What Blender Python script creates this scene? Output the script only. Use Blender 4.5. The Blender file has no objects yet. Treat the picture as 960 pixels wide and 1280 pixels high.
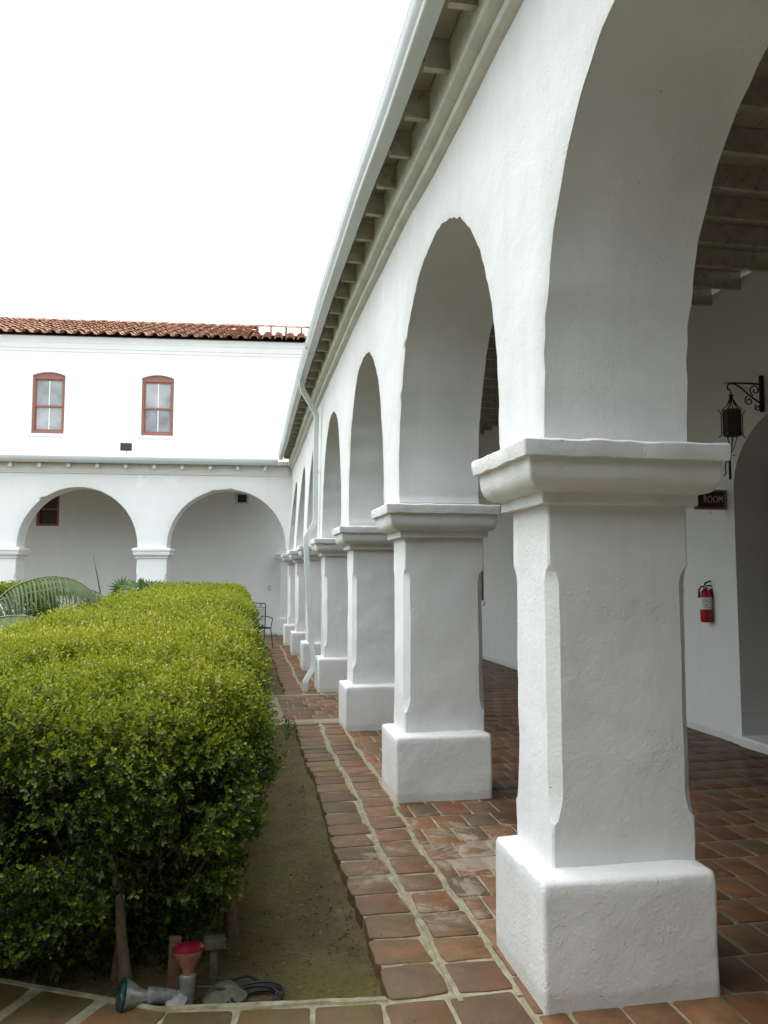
import bpy, bmesh, math, random
import numpy as np
from mathutils import Vector, Matrix, noise
random.seed(7); rng = np.random.default_rng(11)
sc = bpy.context.scene
COL = sc.collection
PI = math.pi

# ------------------------------------------------------------------ materials
def mat(name):
    m = bpy.data.materials.new(name); m.use_nodes = True
    nt = m.node_tree; b = nt.nodes['Principled BSDF']
    return m, nt, b
def N(nt, t, **kw):
    n = nt.nodes.new(t)
    for k, v in kw.items():
        if k.startswith('i_'):
            key = k[2:].replace('_', ' ')
            n.inputs[key].default_value = v
        else: setattr(n, k, v)
    return n
def ramp(nt, stops, src):
    r = N(nt, 'ShaderNodeValToRGB'); e = r.color_ramp.elements
    while len(e) < len(stops): e.new(0.5)
    for q, (p, c) in zip(e, stops):
        q.position = p; q.color = (*c, 1) if len(c) == 3 else c
    nt.links.new(src, r.inputs[0]); return r.outputs[0]
def noise_tex(nt, scale, detail=4, rough=.6, vec=None, dist=0.):
    n = N(nt, 'ShaderNodeTexNoise'); n.inputs['Scale'].default_value = scale
    n.inputs['Detail'].default_value = detail; n.inputs['Roughness'].default_value = rough
    n.inputs['Distortion'].default_value = dist
    if vec is not None: nt.links.new(vec, n.inputs['Vector'])
    return n.outputs['Fac']
def wpos(nt):
    return N(nt, 'ShaderNodeNewGeometry').outputs['Position']
def mixc(nt, fac, a, b, mode='MIX'):
    m = N(nt, 'ShaderNodeMix', data_type='RGBA', blend_type=mode)
    for s, v in ((m.inputs[0], fac), (m.inputs[6], a), (m.inputs[7], b)):
        if hasattr(v, 'is_linked') or isinstance(v, bpy.types.NodeSocket): nt.links.new(v, s)
        elif isinstance(v, (int, float)): s.default_value = v
        else: s.default_value = (*v, 1)
    return m.outputs[2]
def math_n(nt, op, a, b=None):
    m = N(nt, 'ShaderNodeMath', operation=op)
    for s, v in ((m.inputs[0], a), (m.inputs[1], b)):
        if v is None: continue
        if isinstance(v, bpy.types.NodeSocket): nt.links.new(v, s)
        else: s.default_value = v
    return m.outputs[0]
def bump(nt, b, h, strength, dist):
    n = N(nt, 'ShaderNodeBump'); n.inputs['Strength'].default_value = strength
    n.inputs['Distance'].default_value = dist
    nt.links.new(h, n.inputs['Height'])
    nt.links.new(n.outputs[0], b.inputs['Normal']); return n
def plain(name, col, rough=.6, metal=0., scale=20, var=.15, bmp=.0, spec=.5):
    m, nt, b = mat(name); p = wpos(nt)
    f = noise_tex(nt, scale, 5, .6, p)
    c = ramp(nt, [(.3, tuple(x*(1-var) for x in col)), (.7, tuple(min(1, x*(1+var)) for x in col))], f)
    nt.links.new(c, b.inputs['Base Color']); b.inputs['Roughness'].default_value = rough
    b.inputs['Metallic'].default_value = metal; b.inputs['Specular IOR Level'].default_value = spec
    if bmp: bump(nt, b, f, .6, bmp)
    return m

def plaster(name, col, rough=.75, bstr=1.0, dirt=.0, dcol=(.45, .43, .36)):
    m, nt, b = mat(name); p = wpos(nt)
    n1 = noise_tex(nt, 1.3, 5, .6, p); n2 = noise_tex(nt, 9, 4, .65, p); n3 = noise_tex(nt, 60, 2, .7, p)
    c = ramp(nt, [(.3, tuple(x*.955 for x in col)), (.7, col)], n1)
    c = mixc(nt, ramp(nt, [(.60, (0, 0, 0)), (.66, (.5, .5, .5))], noise_tex(nt, 3.1, 5, .75, p)), c, tuple(x*.945 for x in (col[0], col[1]*.995, col[2]*.97)))
    # sparse pits and knocks
    v = N(nt, 'ShaderNodeTexVoronoi'); v.inputs['Scale'].default_value = 6.5; v.inputs['Randomness'].default_value = 1
    nt.links.new(p, v.inputs['Vector'])
    pit = ramp(nt, [(.0, (0, 0, 0)), (.03, (1, 1, 1))], v.outputs['Distance'])
    c = mixc(nt, pit, tuple(x*.62 for x in col), c)
    if dirt:
        sep = N(nt, 'ShaderNodeSeparateXYZ'); nt.links.new(p, sep.inputs[0])
        mp = N(nt, 'ShaderNodeMapping'); mp.inputs['Scale'].default_value = (3.5, 3.5, .35); nt.links.new(p, mp.inputs[0])
        st = noise_tex(nt, 2.0, 6, .7, mp.outputs[0])
        stv = ramp(nt, [(.48, (0, 0, 0)), (.75, (dirt, dirt, dirt))], st)
        c = mixc(nt, stv, c, dcol)
        # splash stains along the foot of the plinths, ragged upper edge
        zz = math_n(nt, 'ADD', sep.outputs[2], math_n(nt, 'MULTIPLY', noise_tex(nt, 5, 6, .8, p), -.10))
        foot = ramp(nt, [(-.0, (1, 1, 1)), (.02, (.0, .0, .0))], zz)
        c = mixc(nt, math_n(nt, 'MULTIPLY', foot, .35), c, (.42, .38, .30))
    nt.links.new(c, b.inputs['Base Color'])
    b.inputs['Roughness'].default_value = rough; b.inputs['Specular IOR Level'].default_value = .3
    h = math_n(nt, 'ADD', math_n(nt, 'MULTIPLY', n2, .5), math_n(nt, 'MULTIPLY', n3, .13))
    h = math_n(nt, 'ADD', h, math_n(nt, 'MULTIPLY', pit, .45))
    h = math_n(nt, 'ADD', h, math_n(nt, 'MULTIPLY', noise_tex(nt, 2.6, 1, .4, p), 1.8))
    fl = noise_tex(nt, 2.4, 6, .74, p)
    fls = ramp(nt, [(.585, (0, 0, 0)), (.60, (1, 1, 1))], fl)
    h = math_n(nt, 'ADD', h, math_n(nt, 'MULTIPLY', fls, .08))
    # long trowel ridges
    bump(nt, b, h, bstr, .012)
    return m

M = {}
M['plaster'] = plaster('whitewashed_plaster', (.77, .775, .77), dirt=.16, bstr=1.)
M['plaster_far'] = plaster('smooth_white_plaster', (.81, .82, .81), bstr=.5, dirt=.08)
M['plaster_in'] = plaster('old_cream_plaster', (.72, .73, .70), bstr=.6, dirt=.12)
M['paint'] = plain('painted_trim', (.60, .635, .60), .45, scale=6, var=.06)
M['gutter'] = plain('painted_metal_gutter', (.56, .60, .585), .3, scale=4, var=.06)
M['cornice'] = plain('painted_cornice', (.60, .61, .55), .6, scale=5, var=.12, bmp=.003)
M['board'] = plain('painted_ceiling_boards', (.40, .36, .28), .6, scale=3, var=.12)
def mk_joist():
    m, nt, b = mat('weathered_painted_joist'); p = wpos(nt)
    f = noise_tex(nt, 14, 6, .75, p)
    c = ramp(nt, [(.32, (.17, .15, .12)), (.42, (.35, .32, .255)), (.62, (.45, .42, .34))], f)
    nt.links.new(c, b.inputs['Base Color']); b.inputs['Roughness'].default_value = .7
    return m
M['joist'] = mk_joist()
M['roofslab'] = plain('roof_membrane', (.55, .54, .5), .8)
M['black'] = plain('black_wrought_iron', (.018, .017, .016), .5, .4)
M['winframe'] = plain('red_brown_paint', (.27, .11, .08), .5, scale=8, var=.12)
M['sill'] = plain('white_sill', (.78, .79, .78), .6)
M['door'] = plain('dark_door_wood', (.055, .03, .02), .6, scale=12, var=.4)
M['dark'] = plain('dark_metal', (.03, .03, .032), .5)
M['tin'] = plain('grey_cast_metal', (.26, .26, .255), .5, .5, scale=45, var=.35, bmp=.001)
M['silver'] = plain('silvered_glass', (.34, .35, .34), .3, .6, scale=45, var=.35)
M['green_glass'] = plain('green_lamp_glass', (.008, .045, .032), .15, scale=50, var=.3)
M['red_glass'] = plain('red_lamp_glass', (.19, .008, .022), .25, scale=60, var=.35)
M['amber_glass'] = plain('reddish_lamp_body', (.26, .11, .075), .3, scale=50, var=.35)
M['stakewood'] = plain('stake_wood', (.14, .08, .042), .8, scale=40, var=.3)
M['rubber'] = plain('black_cable', (.02, .02, .021), .55)
M['block'] = plain('mossy_block', (.12, .115, .075), .9, scale=18, var=.4, bmp=.01)
M['bark'] = plain('pale_bark', (.14, .105, .06), .9, scale=40, var=.35, bmp=.004)
M['twig'] = plain('twig_bark', (.055, .042, .026), .9, scale=40, var=.35)
M['ext_red'] = plain('red_enamel', (.30, .008, .012), .3, var=.05)
M['white_label'] = plain('paper_label', (.72, .71, .66), .6, var=.03)
M['ink'] = plain('printed_ink', (.06, .06, .06), .6)
M['sign_board'] = plain('maroon_sign', (.065, .018, .014), .45, var=.1)
M['sign_frame'] = plain('tan_sign_frame', (.28, .22, .16), .6)
M['sign_text'] = plain('cream_sign_letters', (.62, .55, .48), .6)
M['brass'] = plain('brass_valve', (.5, .4, .2), .35, .8)
M['plastic'] = plain('switch_plate', (.55, .55, .53), .4)

def mk_pane():
    m, nt, b = mat('window_pane'); p = wpos(nt)
    f = noise_tex(nt, 1.1, 4, .5, p)
    c = ramp(nt, [(.32, (.13, .125, .12)), (.48, (.26, .27, .275)), (.65, (.40, .41, .41))], f)
    nt.links.new(c, b.inputs['Base Color']); b.inputs['Roughness'].default_value = .04
    return m
M['pane'] = mk_pane()

def mk_brick(name='clay_paver', k=1., dust=.45):
    m, nt, b = mat(name); p = wpos(nt)
    g = N(nt, 'ShaderNodeNewGeometry')
    base = ramp(nt, [(.0, (.095, .048, .022)), (.2, (.21, .080, .030)), (.4, (.165, .080, .034)), (.6, (.26, .115, .042)), (.8, (.20, .10, .045)), (1., (.12, .078, .038))], g.outputs['Random Per Island'])
    f = noise_tex(nt, 9, 7, .7, p)
    c = mixc(nt, ramp(nt, [(.32, (.75, .75, .75)), (.6, (0, 0, 0))], f), base, (.07, .045, .022))
    # pale dusty wear
    f2 = noise_tex(nt, 4, 8, .75, p)
    c = mixc(nt, ramp(nt, [(.56, (0, 0, 0)), (.72, (dust, dust, dust))], f2), c, (.30, .21, .13))
    # lime smears left from the plasterers between the two near piers
    vd = N(nt, 'ShaderNodeVectorMath', operation='DISTANCE'); nt.links.new(p, vd.inputs[0]); vd.inputs[1].default_value = (1.45, 4.45, 0)
    sm = math_n(nt, 'ADD', noise_tex(nt, 3.3, 8, .75, p, .8), math_n(nt, 'MULTIPLY', vd.outputs['Value'], -.14))
    c = mixc(nt, ramp(nt, [(.43, (0, 0, 0)), (.52, (.7, .7, .7))], sm), c, (.34, .29, .22))
    # moss film on the garden side
    sep = N(nt, 'ShaderNodeSeparateXYZ'); nt.links.new(p, sep.inputs[0])
    mx = N(nt, 'ShaderNodeMapRange'); mx.inputs[1].default_value = 1.1; mx.inputs[2].default_value = .5
    nt.links.new(sep.outputs[0], mx.inputs[0])
    f3 = noise_tex(nt, 2.3, 6, .7, p)
    ms = math_n(nt, 'MULTIPLY', mx.outputs[0], ramp(nt, [(.36, (0, 0, 0)), (.62, (.85, .85, .85))], f3))
    c = mixc(nt, ms, c, (.10, .082, .024))
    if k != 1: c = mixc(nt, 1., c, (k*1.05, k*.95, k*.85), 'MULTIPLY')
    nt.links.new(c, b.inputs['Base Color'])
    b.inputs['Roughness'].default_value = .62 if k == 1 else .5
    h = math_n(nt, 'ADD', f, math_n(nt, 'MULTIPLY', noise_tex(nt, 70, 3, .6, p), .25))
    bump(nt, b, h, .8, .008)
    return m
M['brick'] = mk_brick()
M['brick_dark'] = mk_brick('shaded_floor_tile', .55, .12)  # darker brown gallery copy of the paver, with shade put into its colour
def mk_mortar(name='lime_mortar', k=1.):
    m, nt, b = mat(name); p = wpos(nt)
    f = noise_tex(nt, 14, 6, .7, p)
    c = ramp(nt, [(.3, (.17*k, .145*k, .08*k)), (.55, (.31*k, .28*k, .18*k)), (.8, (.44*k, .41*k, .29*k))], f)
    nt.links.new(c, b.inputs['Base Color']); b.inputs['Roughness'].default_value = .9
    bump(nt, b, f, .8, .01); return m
M['mortar'] = mk_mortar(); M['mortar_dark'] = mk_mortar('shaded_floor_mortar', .45)  # gallery joints are a darkened copy too, shade put into the colour
def mk_dirt():
    m, nt, b = mat('mossy_soil'); p = wpos(nt)
    f = noise_tex(nt, 3.2, 8, .72, p); f2 = noise_tex(nt, 1.7, 6, .65, p)
    c = ramp(nt, [(.3, (.05, .032, .012)), (.52, (.11, .072, .028)), (.75, (.17, .118, .05))], f)
    c = mixc(nt, ramp(nt, [(.46, (0, 0, 0)), (.62, (.7, .7, .7))], f2), c, (.10, .10, .014))
    f3 = noise_tex(nt, 42, 3, .6, p)
    c = mixc(nt, ramp(nt, [(.63, (0, 0, 0)), (.69, (.5, .5, .5))], f3), c, (.27, .21, .11))
    c = mixc(nt, ramp(nt, [(.33, (.7, .7, .7)), (.4, (0, 0, 0))], f3), c, (.03, .022, .012))
    nt.links.new(c, b.inputs['Base Color']); b.inputs['Roughness'].default_value = .95
    h = math_n(nt, 'ADD', f, math_n(nt, 'MULTIPLY', f3, .4))
    bump(nt, b, h, 1, .03); return m
M['dirt'] = mk_dirt()
def mk_tile():
    m, nt, b = mat('terracotta_roof_tile'); p = wpos(nt)
    g = N(nt, 'ShaderNodeNewGeometry')
    base = ramp(nt, [(.0, (.20, .09, .06)), (.3, (.38, .17, .095)), (.6, (.46, .23, .14)), (.8, (.30, .14, .085)), (1., (.50, .30, .20))], g.outputs['Random Per Island'])
    f = noise_tex(nt, 6, 7, .75, p)
    c = mixc(nt, ramp(nt, [(.5, (0, 0, 0)), (.68, (.65, .65, .65))], f), base, (.58, .44, .33))
    c = mixc(nt, ramp(nt, [(.3, (.7, .7, .7)), (.45, (0, 0, 0))], f), c, (.05, .035, .03))
    nt.links.new(c, b.inputs['Base Color']); b.inputs['Roughness'].default_value = .85
    bump(nt, b, f, .7, .01); return m
M['tile'] = mk_tile()
def mk_leaf(name, stops, trans=.3, rough=.38):
    m = bpy.data.materials.new(name); m.use_nodes = True
    nt = m.node_tree; b = nt.nodes['Principled BSDF']; out = nt.nodes['Material Output']
    a = N(nt, 'ShaderNodeAttribute'); a.attribute_name = 'tint'
    c = ramp(nt, stops, a.outputs['Fac'])
    nt.links.new(c, b.inputs['Base Color']); b.inputs['Roughness'].default_value = rough
    b.inputs['Specular IOR Level'].default_value = .45
    t = N(nt, 'ShaderNodeBsdfTranslucent')
    nt.links.new(mixc(nt, 1., c, (1.0, 1.25, .45), 'MULTIPLY'), t.inputs[0])
    mx = N(nt, 'ShaderNodeMixShader'); mx.inputs[0].default_value = trans
    nt.links.new(b.outputs[0], mx.inputs[1]); nt.links.new(t.outputs[0], mx.inputs[2])
    nt.links.new(mx.outputs[0], out.inputs[0]); return m
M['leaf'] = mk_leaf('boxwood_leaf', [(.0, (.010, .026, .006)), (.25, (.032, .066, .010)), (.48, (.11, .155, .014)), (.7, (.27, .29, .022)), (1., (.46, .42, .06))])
M['palm'] = mk_leaf('palm_leaflet', [(.0, (.03, .055, .014)), (.5, (.065, .10, .028)), (1., (.12, .16, .05))], .2, .6)
M['fanpalm'] = mk_leaf('fan_palm_leaf', [(.0, (.02, .045, .012)), (1., (.11, .16, .03))], .25, .6)
M['weed'] = mk_leaf('weed_leaf', [(.0, (.05, .09, .01)), (1., (.14, .22, .03))], .3)

# ------------------------------------------------------------------ mesh helpers
class MB:
    def __init__(s): s.v = []; s.f = []
    def add(s, vs, fs):
        k = len(s.v); s.v += [tuple(p) for p in vs]; s.f += [tuple(i+k for i in f) for f in fs]
    def box(s, x0, x1, y0, y1, z0, z1, f=None):
        vs = [(x, y, z) for z in (z0, z1) for x, y in ((x0, y0), (x1, y0), (x1, y1), (x0, y1))]
        if f: vs = [f(*p) for p in vs]
        s.add(vs, [(3, 2, 1, 0), (4, 5, 6, 7), (0, 1, 5, 4), (1, 2, 6, 5), (2, 3, 7, 6), (3, 0, 4, 7)])
    def tube(s, pts, r, n=8, caps=True):
        pts = [Vector(p) for p in pts]; rings = []
        if not hasattr(r, '__len__'): r = [r]*len(pts)
        prev = None
        for i, p in enumerate(pts):
            t = (pts[min(i+1, len(pts)-1)]-pts[max(i-1, 0)])
            if t.length < 1e-9: t = Vector((0, 0, 1))
            t.normalize()
            if prev is None:
                a = Vector((0, 0, 1)) if abs(t.z) < .9 else Vector((1, 0, 0))
                u = t.cross(a).normalized()
            else:
                u = (prev-t*prev.dot(t))
                u = u.normalized() if u.length > 1e-6 else t.orthogonal().normalized()
            prev = u; w = t.cross(u)
            rings.append([p+(u*math.cos(2*PI*k/n)+w*math.sin(2*PI*k/n))*r[i] for k in range(n)])
        vs = [q for g in rings for q in g]; fs = []
        for i in range(len(rings)-1):
            for k in range(n):
                a = i*n+k; b2 = i*n+(k+1) % n; fs.append((a, b2, b2+n, a+n))
        if caps: fs += [tuple(range(n))[::-1], tuple((len(rings)-1)*n+k for k in range(n))]
        s.add(vs, fs)
    def lathe(s, prof, n=20, o=(0, 0, 0), mtx=None):
        vs = []; fs = []
        for r, z in prof:
            for k in range(n):
                p = Vector((r*math.cos(2*PI*k/n), r*math.sin(2*PI*k/n), z))
                if mtx: p = mtx @ p
                vs.append(p+Vector(o))
        for i in range(len(prof)-1):
            for k in range(n):
                a = i*n+k; b2 = i*n+(k+1) % n; fs.append((a, b2, b2+n, a+n))
        fs += [tuple(range(n))[::-1], tuple((len(prof)-1)*n+k for k in range(n))]
        s.add(vs, fs)
    def loft(s, rings, caps=True):
        n = len(rings[0]); vs = [q for g in rings for q in g]; fs = []
        for i in range(len(rings)-1):
            for k in range(n):
                a = i*n+k; b2 = i*n+(k+1) % n; fs.append((a, b2, b2+n, a+n))
        if caps: fs += [tuple(range(n))[::-1], tuple((len(rings)-1)*n+k for k in range(n))]
        s.add(vs, fs)
    def strip(s, prof_rings, closed=True):   # sweep of profiles
        n = len(prof_rings[0]); vs = [q for g in prof_rings for q in g]; fs = []
        m = n if closed else n-1
        for i in range(len(prof_rings)-1):
            for k in range(m):
                a = i*n+k; b2 = i*n+(k+1) % n; fs.append((a, b2, b2+n, a+n))
        if closed: fs += [tuple(range(n))[::-1], tuple((len(prof_rings)-1)*n+k for k in range(n))]
        s.add(vs, fs)
    def build(s, name, m, parent=None, smooth=None, rough=0, rfreq=6, bevel=0, bseg=2, recalc=True):
        me = bpy.data.meshes.new(name); me.from_pydata(s.v, [], s.f); me.validate()
        if recalc or rough:
            bm = bmesh.new(); bm.from_mesh(me)
            bmesh.ops.recalc_face_normals(bm, faces=bm.faces)
            if rough:
                for v in bm.verts:
                    p = v.co
                    v.co = p + noise.noise_vector(p*rfreq)*rough + noise.noise_vector(p*rfreq*4.3)*rough*.45 + noise.noise_vector(p*rfreq*1.9)*rough*.4
            bm.to_mesh(me); bm.free()
        me.materials.append(m)
        if smooth is not None:
            me.polygons.foreach_set('use_smooth', [True]*len(me.polygons))
            me.set_sharp_from_angle(angle=math.radians(smooth))
        o = bpy.data.objects.new(name, me); COL.objects.link(o)
        if parent: o.parent = parent
        if bevel:
            bv = o.modifiers.new('bevel', 'BEVEL'); bv.width = bevel; bv.segments = bseg
            bv.limit_method = 'ANGLE'; bv.angle_limit = math.radians(35)
        return o
def tag(o, label=None, cat=None, group=None, kind=None):
    if label: o['label'] = label
    if cat: o['category'] = cat
    if group: o['group'] = group
    if kind: o['kind'] = kind
    return o
def thing(name, label, cat, group=None):
    o = bpy.data.objects.new(name, None); COL.objects.link(o); o.empty_display_size = .1
    return tag(o, label, cat, group)
def kids_copy(src, parent, M4=None):
    for ch in list(src.children):
        c = ch.copy(); COL.objects.link(c); c.parent = parent
        kids_copy(ch, c)

# ------------------------------------------------------------------ coordinate maps of the two galleries
WX = 1.18
def smooth01(t): t = max(0, min(1, t)); return t*t*(3-2*t)
def lerp_tab(tab, x):
    if x <= tab[0][0]: return tab[0][1]
    for (a, va), (b, vb) in zip(tab, tab[1:]):
        if x <= b: return va+(vb-va)*(x-a)/(b-a)
    return tab[-1][1]
DX = [(8, 0), (11, .02), (13.7, .052), (17, .12), (19.5, .14), (30, .2)]
DZ = [(3.0, .125), (4.5, .145), (5.6, .22), (8, .25), (18, .25), (19.5, .22), (30, .22)]
def fa(s, d, z):          # arcade: s along +Y, d inward from the courtyard face
    k = max(0, min(1, (z-2.)/1.6)); k2 = max(0, min(1, (z-3.72)/.2))
    return (WX+d+lerp_tab(DX, s)*k, s, z+lerp_tab(DZ, s)*k2)
AW = math.radians(3.5)
OW = Vector((1.25, 19.6, 0)); DWv = Vector((-math.cos(AW), math.sin(AW), 0)); NI = Vector((math.sin(AW), math.cos(AW), 0))
def fw(s, d, z):          # far wing: s to the left, d away from the courtyard
    return tuple(OW+DWv*s+NI*d+Vector((0, 0, z)))

# ------------------------------------------------------------------ piers
def ring(x0, x1, y0, y1, c, z, n, f):
    P = []
    cs = [((x0+c, y0), (x1-c, y0)), ((x1, y0+c), (x1, y1-c)), ((x1-c, y1), (x0+c, y1)), ((x0, y1-c), (x0, y0+c))]
    for i, (a, b) in enumerate(cs):
        L_ = math.hypot(b[0]-a[0], b[1]-a[1]) or 1; e_ = min(.25, .012/L_)
        for t in [0, e_]+[k/n for k in range(1, n)]+[1-e_, 1]:
            P.append(f(a[0]+(b[0]-a[0])*t, a[1]+(b[1]-a[1])*t, z))
        a2 = b; b2 = cs[(i+1) % 4][0]
        P.append(f((a2[0]+b2[0])/2, (a2[1]+b2[1])/2, z))
    return P
def pier_parts(parent, f, s0, s1, d0, d1, m, detail=10, ztop=2.12, cham=.05, insets=(.115, .085, .035, .02), capo=(.21, .13, .14, .06), rough=.005, seed=0):
    """s0..s1 / d0..d1: plinth footprint. ring coords are (s,d)."""
    rnd = random.Random(seed)
    g = lambda a, b, z: f(a, b, z)
    zp = .455+rnd.uniform(-.008, .012)
    mb = MB(); rs = []
    for z, e in [(-.12, 0), (0, 0), (.1, 0), (.2, 0), (.3, 0), (.4, 0), (zp-.02, .0), (zp-.006, .005), (zp, .02), (zp+.006, .07), (zp+.012, .13)]:
        rs.append(ring(s0+e, s1-e, d0+e, d1-e, .008+.004*(z > .4), z, detail, g))
    mb.loft(rs); mb.build('plinth', m, parent, 50, rough, 5)
    si0, di0, si1, di1 = insets
    a0, a1, b0, b1 = s0+si0, s1-si1, d0+di0, d1-di1
    mb = MB(); rs = []
    zs = [zp-.02+i*(ztop-.2-zp+.02)/34 for i in range(35)]
    zl, zh = .62+rnd.uniform(-.02, .02), 1.64+rnd.uniform(-.02, .02)
    zs = sorted(zs+[zl, zl+.012, zl+.03, zh, zh-.015, zh-.04])
    for z in zs:
        if z < zl or z > zh: c = .008
        else: c = cham*min(1, math.sqrt(max(0, (z-zl)/.09)), math.sqrt(max(0, (zh-z)/.06)))+.008
        rs.append(ring(a0, a1, b0, b1, c, z, detail, g))
    mb.loft(rs); mb.build('shaft', m, parent, 40, rough*.8, 5)
    cs0, cd0, cs1, cd1 = capo
    mb = MB(); rs = []
    prof = [(-.235, -.01), (-.235, .045/.2*1.0*.2), (-.190, .045), (-.188, .055), (-.186, .078), (-.178, .100), (-.160, .120), (-.135, .132), (-.10, .137), (-.068, .138), (-.066, .165), (-.035, .17), (-.008, .17), (0, .162), (.006, .1), (.01, .0)]
    for dz, e in prof:
        k = e/.17
        rs.append(ring(a0-cs0*k, a1+cs1*k, b0-cd0*k, b1+cd1*k, .006, ztop+dz, detail*2, g))
    mb.loft(rs); mb.build('capital', m, parent, 38, rough*1.1, 9)

def arcade_wall(f, arches, s_beg, s_end, thick, z0, ztop, d0=0., nseg=40, jit=.006, seed=1, enear=1., efar=1.):
    """arches: list of (sl, sr, zc) openings; wall stands on the capitals at z0. one outline per bay, front and back + soffits."""
    rnd = random.Random(seed); mb = MB()
    edges = [s_beg]+[(a[1]+b[0])/2 for a, b in zip(arches, arches[1:])]+[s_end]
    for (sl, sr, zc, zt), e0, e1 in zip(arches, edges, edges[1:]):
        r = (sr-sl)/2; sc_ = (sl+sr)/2; pts = []
        nv = 8
        for k in range(nv): pts.append((sl, z0+(zc-z0)*k/nv))
        for k in range(nseg+1):
            t = PI-PI*k/nseg; e = (efar if math.cos(t) > 0 else enear)
            pts.append((sc_+r*math.copysign(abs(math.cos(t))**e, math.cos(t)), zc+(zt-zc)*max(0, math.sin(t))**e))
        for k in range(nv-1, -1, -1): pts.append((sr, z0+(zc-z0)*k/nv))
        jp = []
        for i, (s, z) in enumerate(pts):
            nn = .6*noise.noise(Vector((s*5+seed, z*5, 1.3)))+.55*noise.noise(Vector((s*17, z*17, 4.1)))+.45*noise.noise(Vector((s*41, z*41, 7.1)))
            j = 0 if z <= z0+1e-6 else jit*nn
            dx, dz = s-sc_, max(0, z-zc); L = math.hypot(dx, dz) or 1
            jp.append((s+dx/L*j*2, z+dz/L*j*2))
        n = len(jp)
        # side strips at finer division: front face as quads from arch outline to outer boundary
        # outer boundary points matched by angle
        def outer(i, s, z):
            if z <= zc+1e-6 and i < nv+1: return (e0, z)
            if z <= zc+1e-6 and i >= n-nv-1: return (e1, z)
            t = i-nv; 
            ang = PI-PI*t/nseg
            c_, s__ = math.cos(ang), math.sin(ang)
            hw = (e1-sc_) if c_ > 0 else (sc_-e0); hh = ztop-zc
            k = min(hw/max(1e-6, abs(c_)), hh/max(1e-6, s__))
            return (sc_+c_*k, zc+s__*k)
        ring_o = [outer(i, s, z) for i, (s, z) in enumerate(jp)]
        # make sure corners are present by snapping nearest
        for cx in (e0, e1):
            best = min(range(n), key=lambda i: (ring_o[i][0]-cx)**2+(ring_o[i][1]-ztop)**2); ring_o[best] = (cx, ztop)
        for dd in (d0, d0+thick):
            L = 3
            vs = []; fs = []
            for q in range(L+1):
                for i in range(n):
                    t = (0, .06, .45, 1)[q]
                    s = jp[i][0]+(ring_o[i][0]-jp[i][0])*t; z = jp[i][1]+(ring_o[i][1]-jp[i][1])*t
                    bow = .004*noise.noise(Vector((s*2.2, z*2.2, dd)))
                    rnd_in = .012 if q == 0 else 0.
                    vs.append(f(s, dd+bow+(rnd_in if dd == d0 else -rnd_in), z))
            for q in range(L):
                for i in range(n-1):
                    a = q*n+i; fs.append((a, a+1, a+1+n, a+n))
            mb.add(vs, fs)
        # soffit
        vs = []; fs = []; K = 8
        for q in range(K+1):
            dd = d0+.012+(thick-.024)*q/K
            for i in range(n):
                jj = .004*noise.noise(Vector((jp[i][0]*3, jp[i][1]*3, dd*4)))
                dx = jp[i][0]-sc_; s = jp[i][0]+(-.01 if dx < 0 else .01)+jj
                vs.append(f(s if 0 < q < K else jp[i][0], dd, jp[i][1]+(0.01 if (0 < q < K and jp[i][1] > zc) else 0)))
        for q in range(K):
            for i in range(n-1):
                a = q*n+i; fs.append((a, a+1, a+1+n, a+n))
        mb.add(vs, fs)
        # top and underside caps
        mb.add([f(e0, d0, ztop), f(e1, d0, ztop), f(e1, d0+thick, ztop), f(e0, d0+thick, ztop)], [(0, 1, 2, 3)])
    for e in (s_beg, s_end):
        mb.add([f(e, d0, z0), f(e, d0+thick, z0), f(e, d0+thick, ztop), f(e, d0, ztop)], [(0, 1, 2, 3)])
    return mb
def weld(o, dist=.0008):
    me = o.data; bm = bmesh.new(); bm.from_mesh(me)
    bmesh.ops.remove_doubles(bm, verts=bm.verts, dist=dist)
    bmesh.ops.recalc_face_normals(bm, faces=bm.faces)
    bm.to_mesh(me); bm.free()

# ------------------------------------------------------------------ right-hand arcade
gal = thing('arcade_gallery', 'long white arcaded gallery with plastered square piers running down the right side', 'arcade')
NB = 4; NI0 = NB+1
P = [-13.4, -10.7, -8.05, -5.35, -2.65, .13, 2.905, 5.684, 8.354, 11.14, 13.80, 16.40, 18.96]
wn = [.07]*NB+[.07, .07, .065, .15, .21, .20, .20, .20, .16]        # where the wall above starts behind each plinth front
wf = [.58]*NB+[.58, .6, .58, .74, .80, .80, .80, .80, .80]
arches = []
for i in range(len(P)-1):
    sl, sr = P[i]+wf[i], P[i+1]+wn[i+1]
    arches.append((sl, sr, 2.13 if i <= NI0 else 2.24, 3.56 if i <= NI0 else 3.72))
mb = arcade_wall(fa, arches, -13.6, P[-1]+.72, .64, 2.10, 4.29, nseg=64, enear=.98, efar=.86, jit=.013)
w = mb.build('arcade_wall', M['plaster'], gal, None, recalc=False); weld(w)
w.data.polygons.foreach_set('use_smooth', [True]*len(w.data.polygons)); w.data.set_sharp_from_angle(angle=math.radians(40))
for i, s in enumerate(P):
    pr = bpy.data.objects.new('pier', None); COL.objects.link(pr); pr.parent = gal
    fr = fa
    pier_parts(pr, fr, s, s+.57, -.045, .665, M['plaster'], (12 if i < NB+5 else 5) if i >= NB else 3, seed=i, insets=(.115, .087, .045, .015), capo=(.21, .17, .07, .075), cham=.036 if i != NB+1 else .036)
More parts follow.
